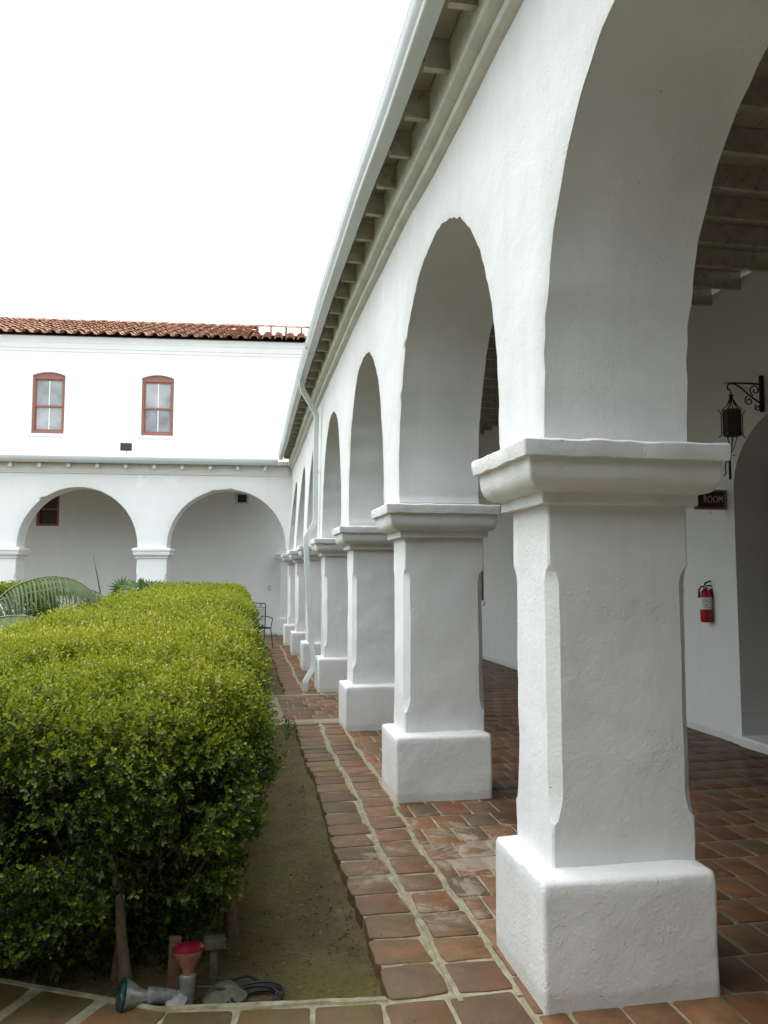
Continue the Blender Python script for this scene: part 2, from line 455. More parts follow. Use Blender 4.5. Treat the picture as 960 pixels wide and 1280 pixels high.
# frieze + moulding, swept along the wall head
SS = [-13.6+.45*i for i in range(80)]; SS = [s for s in SS if s < 19.35]+[19.35]
prof = [(.01, 3.945), (-.012, 3.945), (-.03, 3.955), (-.046, 3.962), (-.050, 3.968), (-.051, 4.005), (-.046, 4.012), (-.060, 4.018), (-.085, 4.022), (-.104, 4.032), (-.112, 4.05), (-.108, 4.075), (-.108, 4.289), (.01, 4.289)]
mb = MB(); mb.strip([[fa(s, d+.004*noise.noise(Vector((s*1.7, 0, 0))), z+.006*noise.noise(Vector((s*1.3, 5, 0)))) for d, z in prof] for s in SS])
mb.build('cornice', M['cornice'], gal, 30)
# joists running right through, tails showing under the eave
def joist(f, s, d0, d1, z0, z1, w, parent, m):
    mb = MB(); n = 10
    rs = []
    for k in range(n+1):
        d = d0+(d1-d0)*k/n
        rs.append([f(s, d, z0), f(s+w, d, z0), f(s+w, d, z1), f(s, d, z1)])
    mb.strip(rs); return mb.build('joist', m, parent)
s = -13.4; k = 0
while s < 19.2:
    joist(fa, s+random.uniform(-.015, .015), -.245, 3.57, 4.12, 4.286, .042, gal, M['joist']); s += .48
# ceiling boards above the joists (planks across the joists)
mb = MB()
nb = 20; 
for i in range(nb):
    d0 = -.30+i*(3.87/nb); d1 = d0+3.87/nb-.006
    mb.strip([[fa(s, d0, 4.29), fa(s, d1, 4.29), fa(s, d1, 4.315), fa(s, d0, 4.315)] for s in [-13.6, 0, 2, 3, 4.5, 5.6, 8, 11, 13.7, 17, 19.3]])
mb.build('ceiling', M['board'], gal)
# roof deck above
mb = MB(); mb.strip([[fa(s, -.33, 4.318), fa(s, 3.9, 4.318), fa(s, 3.9, 4.9), fa(s, -.33, 4.345)] for s in [-13.6, 3, 4.5, 5.6, 8, 11, 13.7, 17, 19.3]])
mb.build('roof_deck', M['roofslab'], gal)
# gutter: box bottom, ogee front
gp = [(-.258, 4.150), (-.255, 4.29), (-.260, 4.29), (-.263, 4.156), (-.330, 4.156), (-.336, 4.170), (-.334, 4.19), (-.342, 4.205), (-.356, 4.222), (-.364, 4.245), (-.366, 4.268), (-.362, 4.276), (-.368, 4.284), (-.376, 4.287), (-.380, 4.280), (-.376, 4.270), (-.372, 4.245), (-.364, 4.218), (-.348, 4.200), (-.341, 4.188), (-.343, 4.17), (-.346, 4.158), (-.340, 4.150)]
mb = MB(); mb.strip([[fa(s, d, z) for d, z in gp] for s in [x for x in SS if x < 19.15]+[19.15]])
gt = mb.build('gutter', M['gutter'], gal, 50)
for s in (9.9, 11.35, 14.8, 17.6):
    mb = MB(); g2 = [(d-.004 if d < -.3 else d+.002, z-.003) for d, z in gp]
    mb.strip([[fa(q, d, z) for d, z in [(-.243, 4.144), (-.34, 4.144), (-.356, 4.16), (-.36, 4.186), (-.384, 4.23), (-.39, 4.25), (-.394, 4.29), (-.389, 4.29), (-.385, 4.25), (-.38, 4.235), (-.353, 4.19), (-.345, 4.17), (-.335, 4.152), (-.243, 4.152)]] for q in (s, s+.03)])
    mb.build('gutter_joint', M['gutter'], gt)
# downpipe
def rect_tube(pts, a, b, name, m, parent, up=Vector((0, 1, 0))):
    mb = MB(); rs = []
    pts = [Vector(p) for p in pts]
    for i, p in enumerate(pts):
        t = (pts[min(i+1, len(pts)-1)]-pts[max(i-1, 0)]).normalized()
        v = (up-t*up.dot(t)).normalized(); u = t.cross(v)
        rs.append([p+u*sx*a+v*sy*b for sx, sy in ((-1, -1), (-.8, -1.15), (.8, -1.15), (1, -1), (1, 1), (-1, 1))])
    mb.loft(rs); return mb.build(name, m, parent, 30)
dz = .105
dp = rect_tube([(.885, 11.35, 4.42), (.895, 11.38, 4.33), (.91, 11.42, 4.28), (1.10, 11.6, 4.02), (1.135, 11.62, 3.94), (1.125, 11.62, 3.6), (1.125, 11.62, 2.9), (1.125, 11.62, 2.42), (1.11, 11.61, 2.37), (1.01, 11.56, 2.20), (.985, 11.55, 2.14), (.985, 11.54, 2.05), (1.03, 11.5, 1.2), (1.085, 11.45, .42), (1.09, 11.44, .36), (1.08, 11.42, .29), (.985, 11.3, .17), (.965, 11.26, .12), (.965, 11.25, .005)], .036, .032, 'downpipe', M['gutter'], gal)
for z in (3.1, 1.75):
    x = 1.125 if z > 2.5 else .998
    y = 11.62 if z > 2.5 else 11.53
    mb = MB(); mb.box(x-.042, x+.05, y-.04, y+.042, z, z+.03); mb.build('pipe_strap', M['gutter'], dp)

# inner wall with a round-headed doorway and a shuttered window
IX = 4.75; IT = .75
def wall_outline(sb, se, zt, doors, z0=-.1):
    out = [(sb, z0)]
    for (a, b, zc, zt_) in doors:
        out.append((a, z0)); out += [(a, zc)]
        for k in range(1, 24):
            t = PI-PI*k/24; out.append(((a+b)/2+(b-a)/2*math.cos(t), zc+(zt_-zc)*math.sin(t)))
        out += [(b, zc), (b, z0)]
    out += [(se, z0), (se, zt), (sb, zt)]
    return out
def ngon_wall(f, outline, d0, thick, holes=()):
    from mathutils.geometry import tessellate_polygon
    loops = [[Vector((s, z, 0)) for s, z in outline]]+[[Vector((s, z, 0)) for s, z in h] for h in holes]
    tris = tessellate_polygon(loops); flat = [p for l in loops for p in l]
    mb = MB(); n = len(flat)
    mb.add([f(p.x, d0, p.y) for p in flat]+[f(p.x, d0+thick, p.y) for p in flat], [tuple(t) for t in tris]+[tuple(i+n for i in t) for t in tris])
    k = 0
    for l in loops:
        m = len(l)
        fs = [(k+i, k+(i+1) % m, k+(i+1) % m+n, k+i+n) for i in range(m)]
        mb.f += fs; k += m
    return mb
def fi(s, d, z): return (IX+d, s, z+lerp_tab(DZ, s)*max(0, min(1, (z-3.72)/.2)))
mb = ngon_wall(fi, wall_outline(-13.6, 22.35, 4.288, [(5.32, 7.0, 2.42, 3.12)]), 0, IT, [[(15.05, 1.12), (16.25, 1.12), (16.25, 2.6), (15.05, 2.6)]])
iw = mb.build('inner_wall', M['plaster_in'], gal, None, bevel=.012)
# door leaf deep in the doorway
mb = MB(); mb.box(IX+.55, IX+.6, 5.30, 7.08, .08, 3.1); dl = mb.build('door', M['door'], gal, bevel=.004)
mb = MB()
for y in (5.42, 5.84, 6.26, 6.66):
    for z0, z1 in ((.2, 1.1), (1.2, 2.2)): mb.box(IX+.53, IX+.549, y, y+.34, z0, z1)
mb.build('door_panel', M['door'], dl, bevel=.004)
mb = MB(); mb.box(IX-.03, IX+.74, 5.30, 7.10, -.05, .085); mb.build('threshold', M['plaster'], gal, bevel=.012, rough=.004)
mb = MB(); mb.box(IX+.10, IX+.16, 15.0, 16.3, 1.07, 2.65); sh = mb.build('window_shutter', M['door'], gal)
mb = MB()
for y in (15.06, 15.62):
    for z in np.arange(1.14, 2.5, .07): mb.box(IX+.07, IX+.098, y, y+.5, z, z+.05)
mb.build('louvre', M['door'], sh)
mb = MB(); mb.box(IX-.035, IX+.1, 14.97, 16.33, 1.03, 1.115); mb.build('window_sill', M['sill'], gal, bevel=.006)

# ------------------------------------------------------------------ far two-storey wing
wing = thing('two_storey_wing', 'white two-storey wing with clay tile roof closing the far end of the courtyard', 'building')
WP = [(-.70, .06), (2.89, 3.59), (6.33, 7.03), (9.78, 10.48), (13.2, 13.9)]
warch = [(.07, 2.90, 2.29, 3.70), (3.58, 6.335, 2.29, 3.71), (7.03, 9.79, 2.29, 3.71), (10.47, 13.2, 2.29, 3.71)]
mb = arcade_wall(fw, warch, -.1, 13.9, .62, 2.24, 4.27, nseg=40, jit=.004, seed=9)
w = mb.build('arcade_wall', M['plaster_far'], wing, None, recalc=False); weld(w)
w.data.polygons.foreach_set('use_smooth', [True]*len(w.data.polygons)); w.data.set_sharp_from_angle(angle=math.radians(40))
for a, b in WP[1:]:
    pr = bpy.data.objects.new('pier', None); COL.objects.link(pr); pr.parent = wing
    pier_parts(pr, fw, a-.06, b+.06, -.06, .68, M['plaster_far'], 5, ztop=2.26, seed=int(a*10), insets=(.06, .06, .06, .06), capo=(.10, .10, .10, .10), cham=.035)
wp = [(.01, 4.03), (-.03, 4.035), (-.035, 4.06), (-.05, 4.075), (-.06, 4.10), (-.06, 4.268), (.01, 4.268)]
mb = MB(); mb.strip([[fw(s, d, z) for d, z in wp] for s in np.linspace(.02, 13.9, 20)]); mb.build('cornice', M['plaster_far'], wing, 30)
s = .55
while s < 13.8:
    mb = MB(); mb.box(s, s+.07, -.2, 2.6, 4.16, 4.255, fw); mb.build('joist', M['sill'], wing); s += .655
gpw = [(-.21, 4.26), (-.21, 4.40), (-.215, 4.40), (-.22, 4.268), (-.30, 4.268), (-.32, 4.30), (-.345, 4.34), (-.35, 4.395), (-.36, 4.40), (-.358, 4.34), (-.332, 4.295), (-.305, 4.26)]
mb = MB(); mb.strip([[fw(s, d, z) for d, z in gpw] for s in np.linspace(.28, 13.9, 12)]); mb.build('gutter', M['gutter'], wing, 50)
mb = MB(); mb.box(-.2, 13.9, -.24, 2.6, 4.275, 4.36, fw); mb.build('gallery_roof', M['roofslab'], wing)
# back wall of the gallery and storey above: one wall
def rect(s0, s1, z0, z1): return [(s0, z0), (s1, z0), (s1, z1), (s0, z1)]
wins = [(6.05, 6.90), (3.17, 4.03)]
BWD = 2.6
def seg_arch(s0, s1, z0, z1, rise, n=10):
    o = [(s0, z0), (s1, z0), (s1, z1)]
    for k in range(1, n):
        t = k/n; o.append((s1+(s0-s1)*t, z1+rise*(1-(2*t-1)**2)))
    o.append((s0, z1)); return o
holes = [seg_arch(a, b, 5.42, 7.02, .095) for a, b in wins]+[rect(6.10, 6.68, 2.93, 3.86), rect(1.15, 1.41, 3.62, 3.85)]
holes += [seg_arch(9.1, 9.95, 5.42, 7.02, .095)]
mb = ngon_wall(fw, [(-6, -.1), (14, -.1), (14, 8.02), (-6, 8.16)], BWD, .5, holes)
mb.build('rear_wall', M['plaster_far'], wing)
mb = MB(); mb.strip([[fw(s, BWD+d, z+.14*(14-s)/20) for d, z in [(.01, 7.62), (-.02, 7.63), (-.025, 7.70), (-.05, 7.72), (-.06, 7.84), (-.09, 7.88), (-.10, 8.02), (.01, 8.02)]] for s in (-6, 14)])
mb.build('eave_moulding', M['plaster_far'], wing, 30)
def window(s0, s1):
    root = bpy.data.objects.new('window', None); COL.objects.link(root); root.parent = wing
    fr = MB(); t = .062; d0, d1 = BWD+.06, BWD+.16
    def arc_box(sa, sb, zlo_f, zhi_f, da, db, n=10):
        rs = []
        for k in range(n+1):
            s = sa+(sb-sa)*k/n; lo, hi = zlo_f(s), zhi_f(s)
            rs.append([fw(s, da, lo), fw(s, db, lo), fw(s, db, hi), fw(s, da, hi)])
        fr.strip(rs)
    top = lambda s: 7.02+.095*(1-(2*(s-s0)/(s1-s0)-1)**2)
    arc_box(s0, s1, lambda s: 6.93, top, d0, d1)
    fr.box(s0, s0+t, d0, d1, 5.42, 6.928, fw); fr.box(s1-t, s1, d0, d1, 5.42, 6.928, fw)
    fr.box(s0+t, s1-t, d0, d1, 5.42, 5.51, fw)
    fr.build('window_frame', M['winframe'], root)
    sa = MB(); u0, u1 = s0+t+.002, s1-t-.002; b = .035
    for (z0, z1, dd) in ((6.17, 6.926, BWD+.09), (5.512, 6.20, BWD+.12)):
        sa.box(u0, u0+b, dd, dd+.028, z0, z1, fw); sa.box(u1-b, u1, dd, dd+.028, z0, z1, fw)
        sa.box(u0+b, u1-b, dd, dd+.028, z0, z0+.045, fw); sa.box(u0+b, u1-b, dd, dd+.028, z1-.04, z1, fw)
    so = sa.build('sash', M['winframe'], root)
    mu = MB()
    for (z0, z1, dd) in ((6.215, 6.886, BWD+.092), (5.557, 6.16, BWD+.122)):
        mu.box((s0+s1)/2-.011, (s0+s1)/2+.011, dd, dd+.022, z0, z1, fw)
    mu.build('muntin', M['sill'], root)
    pn = MB()
    for (z0, z1, dd) in ((6.19, 6.90, BWD+.105), (5.54, 6.18, BWD+.135)):
        pn.box(u0+.01, u1-.01, dd, dd+.005, z0, z1, fw)
    pn.build('pane', M['pane'], root)
    sl = MB(); sl.box(s0-.10, s1+.10, BWD-.05, BWD+.10, 5.345, 5.418, fw); sl.build('window_sill', M['sill'], root, bevel=.008)
for a, b in wins+[(9.1, 9.95)]: window(a, b)
mb = MB(); mb.box(6.105, 6.675, BWD+.10, BWD+.16, 2.935, 3.855, fw); hs = mb.build('shutter', M['door'], wing)
mb = MB()
mb.box(6.10, 6.16, BWD+.02, BWD+.098, 2.93, 3.86, fw); mb.box(6.62, 6.68, BWD+.02, BWD+.098, 2.93, 3.86, fw); mb.box(6.162, 6.618, BWD+.02, BWD+.098, 2.93, 2.99, fw); mb.box(6.162, 6.618, BWD+.02, BWD+.098, 3.36, 3.41, fw)
mb.build('shutter_frame', M['winframe'], hs)
mb = MB(); mb.box(1.155, 1.405, BWD+.12, BWD+.16, 3.62, 3.85, fw); vt = mb.build('vent', M['dark'], wing)
mb = MB()
for (a, b, c, e) in ((1.10, 1.46, 3.855, 3.89), (1.10, 1.46, 3.58, 3.615), (1.10, 1.146, 3.617, 3.853), (1.412, 1.46, 3.617, 3.853)): mb.box(a, b, BWD-.012, BWD+.01, c, e, fw)
mb.build('vent_frame', M['plastic'], vt)
# pilaster against the rear wall, in line with the arcade
pr = bpy.data.objects.new('pilaster', None); COL.objects.link(pr); pr.parent = wing
pier_parts(pr, fw, -.45, .28, BWD-.28, BWD+.1, M['plaster_far'], 4, ztop=2.22, insets=(.06, .06, .06, .02), capo=(.10, .1, .10, .0), cham=.03)
mb = MB(); mb.box(-4.2, 13.9, -.02, 2.6, -.1, .012, fw)
# tile roof
def tile_roof(f, s0, s1, d0, zf, slope, length, pitch, parent, course=.40, name='roof_tiles', n=6):
    mb = MB(); cs, sn = math.cos(slope), math.sin(slope)
    nc = int(length/course); s = s0; col = 0
    while s < s1:
        wob = random.uniform(-.015, .015)
        for j in range(nc):
            a = j*course-.06; b = a+course+.07
            r0 = pitch*.36*random.uniform(.93, 1.05); r1 = r0*.80
            off = .03+.0*j; jj = random.uniform(-.014, .014); jz = random.uniform(0, .014)
            vs = []
            for (l, r, up) in ((a, r0, .045), (b, r1, .018)):
                for rr in (r, r-.016):
                    for k in range(n+1):
                        t = PI*k/n
                        ds = s+wob+jj+rr*math.cos(t); hh = up+jz+rr*.80*math.sin(t)
                        dd = d0+l*cs-hh*sn; z = zf(s)+l*sn+hh*cs
                        vs.append(f(ds, dd, z))
            m = n+1; fs = []
            for k in range(n):
                fs += [(k, k+1, k+1+2*m, k+2*m), (k+m, k+1+m, k+1, k), (k+m, k+m+1, k+1+3*m, k+3*m)]
            mb.add(vs, fs)
        # pans between
        sp = s+pitch/2
        for j in range(nc):
            a = j*course-.02; b = a+course+.05; r = pitch*.34; vs = []
            for (l, up) in ((a, .045), (b, .02)):
                for k in range(n+1):
                    t = PI+PI*k/n; hh = up+.06+r*.55*math.sin(t)
                    vs.append(f(sp+r*math.cos(t), d0+l*cs-hh*sn, zf(sp)+l*sn+hh*cs))
            m = n+1; mb.add(vs, [(k, k+1, k+1+m, k+m) for k in range(n)])
        s += pitch
    return mb.build(name, M['tile'], parent, 60, recalc=False)
zf = lambda s: 8.03+.14*(14-s)/20
SL = math.radians(19.8)
tile_roof(fw, -2.0, 13.8, BWD-.22, zf, SL, 7.0, .335, wing)
mb = MB()
mb.strip([[fw(s, BWD-.12, zf(s)-.005), fw(s, BWD+6.4, zf(s)+6.52*math.tan(SL)-.005), fw(s, BWD+12.9, zf(s)-.005)] for s in (-2.1, 14)])
mb.build('roof_deck', M['roofslab'], wing)
# ridge tiles along the top
mb = MB(); s = -2.0
while s < 13.8:
    L = .42; vs = []; m = 7
    zr = zf(s)+7.0*math.sin(SL)+.02+random.uniform(-.01, .01); dr = BWD-.22+7.0*math.cos(SL)
    for (q, r, u) in ((s, .17, 0.02), (s+L+.05, .15, 0)):
        for k in range(m): t = PI*k/(m-1); vs.append(fw(q, dr+r*math.cos(t), zr+u+r*.7*math.sin(t)))
    mb.add(vs, [(k, k+1, k+1+m, k+m) for k in range(m-1)]); s += L
mb.build('ridge_tiles', M['tile'], wing, 50, recalc=False)
mb = MB()
for (a, b) in ((.95, .60), (.56, .15), (.10, -.32), (-.36, -.62)):
    mb.box(b, a, BWD+1.75, BWD+1.9, zf(0)+2.1*math.sin(SL)-.1, zf(0)+2.1*math.sin(SL)+.30, fw)
mb.build('mortar_block', M['sill'], wing, bevel=.02)

mb = MB(); mb.box(WX+.0, IX+.7, -14.3, -13.62, -.1, 4.9); mb.build('added_end_wall', M['plaster_in'], gal)  # wall added out of view to close the corridor against sky light
GT = "added leafy tree out of view that blocks low sky"

# ------------------------------------------------------------------ ground, paving
def ground_sheet():
    mb = MB()
    # broad sheet of soil reaching far out
    R = 400
    xs = [-R, -60, -20, -8, -3]+list(np.linspace(-2.2, .62, 36))
    ys = [-R, -60, -10, 0]+list(np.linspace(2.9, 9, 60))+[11, 14, 18, 22, 30, 60, R]
    vs = []; fs = []
    for y in ys:
        for x in xs:
            z = -.06+(.022*noise.noise(Vector((x*2.2, y*2.2, 0)))+.008*noise.noise(Vector((x*9, y*9, 2))) if -3 < x < .56 and 3.2 < y < 9 else 0)
            vs.append((x, y, z))
    n = len(xs)
    for j in range(len(ys)-1):
        for i in range(n-1):
            a = j*n+i; fs.append((a, a+1, a+1+n, a+n))
    mb.add(vs, fs)
    k = [(.62, -R), (R, -R), (R, R), (.62, R)]
    mb.add([(x, y, -.06) for x, y in k], [(0, 1, 2, 3)])
    return mb.build('ground', M['dirt'], None, 60)
tag(ground_sheet(), kind='structure')

def edge_y(x):       # near edge of the planting bed
    return 3.13+max(0, .62-x)*.10+max(0, -.26-x)*.42
def bed_x(y): return .60+.012*(y-3)+.012*math.sin(y*2.3)+.006*math.sin(y*9)
def mortar_slab(poly, z=-.0045, h=.09):
    mb = MB(); n = len(poly)
    mb.add([(x, y, z) for x, y in poly]+[(x, y, z-h) for x, y in poly], [tuple(range(n)), tuple(range(2*n-1, n-1, -1))]+[(i, (i+1) % n, (i+1) % n+n, i+n) for i in range(n)])
    return mb
pave = thing('x', None, None); bpy.data.objects.remove(pave)
poly = []
ysb = list(np.linspace(3.13, 8.9, 40))
poly += [(bed_x(y), y) for y in ysb]+[(-14, 8.9), (-14, 10.98)]+[(bed_x(y), y) for y in np.linspace(10.98, 18.9, 30)]+[(-14, 18.9), (-14, 23), (5.4, 23), (5.4, -16.3), (-6, -16.3), (-6, edge_y(-6))]+[(x, edge_y(x)) for x in (-3, -.9, -.26, .3)]
mb = mortar_slab(poly); o = mb.build('paving_mortar', M['mortar']); tag(o, kind='structure')
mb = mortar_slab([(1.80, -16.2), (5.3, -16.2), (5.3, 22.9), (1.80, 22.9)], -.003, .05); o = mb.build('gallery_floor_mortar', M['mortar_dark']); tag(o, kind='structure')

class Tiles(MB):
    def tile(s, cx, cy, w, h, rot=0., jit=.006, z=0., thick=.013, rc=.013):
        z += random.uniform(-.0025, .0025); pts = []
        tx, ty = random.uniform(-.006, .006), random.uniform(-.006, .006)
        c_, s_ = math.cos(rot), math.sin(rot)
        for (sx, sy) in ((1, 1), (-1, 1), (-1, -1), (1, -1)):
            ccx, ccy = sx*(w/2-rc), sy*(h/2-rc); a0 = {(1, 1): 0, (-1, 1): 90, (-1, -1): 180, (1, -1): 270}[(sx, sy)]
            jx, jy = random.uniform(-jit, jit), random.uniform(-jit, jit)
            for k in range(4):
                a = math.radians(a0+30*k); pts.append((ccx+jx+rc*math.cos(a), ccy+jy+rc*math.sin(a)))
            # one midpoint along next side with wobble
            nx = {(1, 1): (0, h/2), (-1, 1): (-w/2, 0), (-1, -1): (0, -h/2), (1, -1): (w/2, 0)}[(sx, sy)]
            pts.append((nx[0]+random.uniform(-jit, jit)*.6, nx[1]+random.uniform(-jit, jit)*.6))
        n = len(pts); rings = []
        for (e, dz) in ((1., -thick), (1., -.0045), (.992, -.0015), (.975, 0)):
            rings.append([(cx+(x*e)*c_-(y*e)*s_, cy+(x*e)*s_+(y*e)*c_, z+dz+x*tx+y*ty) for x, y in pts])
        vs = [q for g in rings for q in g]; fs = []
        for i in range(len(rings)-1):
            for k in range(n):
                a = i*n+k; b = i*n+(k+1) % n; fs.append((a, b, b+n, a+n))
        fs.append(tuple((len(rings)-1)*n+k for k in range(n)))
        s.add(vs, fs)
T = Tiles(); TG = Tiles()
random.seed(5)
# two border courses beside the bed
def border(y0, y1):
    for c, wd, off in ((0, .225, 0), (1, .205, .05)):
        y = y0+.01+(off if c else 0)*0
        while y < y1-.08:
            h = random.choice([.24, .26, .27, .22]) if y < 6 else random.choice([.20, .17, .23, .12])
            if y+h > y1: h = y1-y
            x0 = bed_x(y)-.012+(0 if c == 0 else .278)
            T.tile(x0+wd/2, y+h/2, wd+random.uniform(-.012, .012)+(.012 if c == 0 else 0), h-.024, random.uniform(-.03, .03), .011, .002, rc=.019, thick=.075 if c == 0 else .013)
            y += h
    return
border(3.09, 8.88); border(11.0, 18.85)
# running-bond field of the gallery floor
def pier_hit(x, y):
    return any(p+.02 < y < p+.58 and 1.16 < x < 1.82 for p in P)
y = -13.4; row = 0
while y < 18.8:
    h = .272+random.uniform(-.01, .01)
    xs0 = (bed_x(y)+.50 if y > 3.1 else 1.10) if not (8.9 < y < 10.9) else .55
    x = xs0+random.uniform(-.03, .03)-(.1 if row % 2 else 0)
    if y < 3.1 and y+h > 2.87 and False: pass
    while x < 4.72:
        wv = .20+random.uniform(-.012, .012)
        x0, x1 = max(x, xs0), min(x+wv, 4.73)
        if x1-x0 > .05:
            if True:
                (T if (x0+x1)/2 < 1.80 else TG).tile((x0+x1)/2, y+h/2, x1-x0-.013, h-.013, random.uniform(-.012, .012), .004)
        x += wv
    y += h; row += 1
# near cross path running off to the left
for r in range(4):
    x = 1.085
    while x > -5.5:
        wv = .27+random.uniform(-.02, .02)
        y1 = edge_y(x-wv/2)-.048-r*.26
        T.tile(x-wv/2, y1-.115, wv-.02, .235, math.atan2(edge_y(x)-edge_y(x-wv), wv), .006, .0)
        x -= wv
# cross path between the beds
y = 8.96; row = 0
while y < 10.9:
    h = .275; x = .52-(.1 if row % 2 else 0)
    while x > -4:
        wv = .25+random.uniform(-.02, .02); T.tile(x-wv/2, y+h/2, wv-.015, h-.015, random.uniform(-.01, .01), .006); x -= wv
    y += h; row += 1
# wing gallery floor
y = 19.0
while y < 22.3:
    x = 4.7
    while x > -9:
        T.tile(x-.14, y+.14, .27, .27, 0, .004, .008); x -= .285
    y += .285
o = T.build('brick_paving', M['brick'], None, 50, recalc=False); tag(o, kind='structure')
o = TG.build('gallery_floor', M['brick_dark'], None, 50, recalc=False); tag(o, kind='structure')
# mortar kerb lines on the near bed edge and at the cross path
mb = MB()
for (xa, xb) in ((-6, -.26), (-.26, .585)):
    n = 24
    rs = []
    for k in range(n+1):
        x = xa+(xb-xa)*k/n; y = edge_y(x); w_ = .018+.010*noise.noise(Vector((x*5, 0, 0)))
        rs.append([(x, y-w_*2, -.01), (x, y-w_*2+.006, .005), (x, y-.006, .006), (x, y+.004, -.004), (x, y+.006, -.07)])
    mb.strip(rs)
for yk, xa, xb in ((8.89, -4, 1.12), (10.95, -4, 1.6)):
    rs = []
    for k in range(30):
        x = xa+(xb-xa)*k/29; w_ = .04+.008*noise.noise(Vector((x*5, 3, 0)))
        rs.append([(x, yk-w_, -.06), (x, yk-w_+.003, .003), (x, yk-.03, .007), (x, yk+w_, .006), (x, yk+w_, -.03)])
    mb.strip(rs)
# long raised joints between the border courses
for off in (.247, .482):
    for (ya, yb) in ((3.05, 8.86), (11., 18.8)):
        rs = []
        for k in range(90):
            y = ya+(yb-ya)*k/89; x = bed_x(y)+off+.006*noise.noise(Vector((y*4, off, 0))); w_ = .015+.006*noise.noise(Vector((y*7, off, 3)))
            rs.append([(x-w_, y, -.012), (x-w_+.004, y, .0015), (x, y, .004), (x+w_-.004, y, .0015), (x+w_, y, -.012)])
        mb.strip(rs)
o = mb.build('mortar_kerb', M['mortar'], None, 40, rough=.002, rfreq=12); tag(o, kind='structure')

# ------------------------------------------------------------------ foliage
def nz(p, f, sd):
    x, y, z = p[:, 0]*f+sd, p[:, 1]*f+sd*1.7, p[:, 2]*f+sd*.6
    return (np.sin(x*1.3+1.7*np.sin(y*.9+z*.4))+np.sin(y*1.7+1.3*np.sin(z*1.1+x*.5))+np.sin(z*1.9+1.5*np.sin(x*.8+y*.6)))/3
def unit(v): return v/np.maximum(1e-9, np.linalg.norm(v, axis=1))[:, None]
def leaf_mesh(name, base, dirs, nrm, L, W, tint, m, parent, fold=.25):
    n = len(base); dirs = unit(dirs); side = unit(np.cross(dirs, nrm)); up = np.cross(side, dirs)
    L = L[:, None]; W = W[:, None]; V = np.empty((n, 6, 3), np.float32)
    V[:, 0] = base
    V[:, 1] = base+dirs*L*.38-side*W*.42+up*W*fold; V[:, 2] = base+dirs*L*.74-side*W*.40+up*W*fold
    V[:, 3] = base+dirs*L-up*L*.06
    V[:, 4] = base+dirs*L*.74+side*W*.40+up*W*fold; V[:, 5] = base+dirs*L*.38+side*W*.42+up*W*fold
    me = bpy.data.meshes.new(name); me.vertices.add(n*6); me.vertices.foreach_set('co', V.ravel())
    idx = np.arange(n, dtype=np.int32)[:, None]*6
    loops = np.concatenate([idx+np.array([[0, 3, 2, 1]]), idx+np.array([[0, 5, 4, 3]])], axis=1).ravel().astype(np.int32)
    me.loops.add(len(loops)); me.loops.foreach_set('vertex_index', loops)
    me.polygons.add(n*2); me.polygons.foreach_set('loop_start', np.arange(n*2, dtype=np.int32)*4)
    me.update(calc_edges=True)
    a = me.attributes.new('tint', 'FLOAT', 'POINT'); a.data.foreach_set('value', np.repeat(tint.astype(np.float32), 6))
    me.materials.append(m); o = bpy.data.objects.new(name, me); COL.objects.link(o)
    if parent: o.parent = parent
    return o
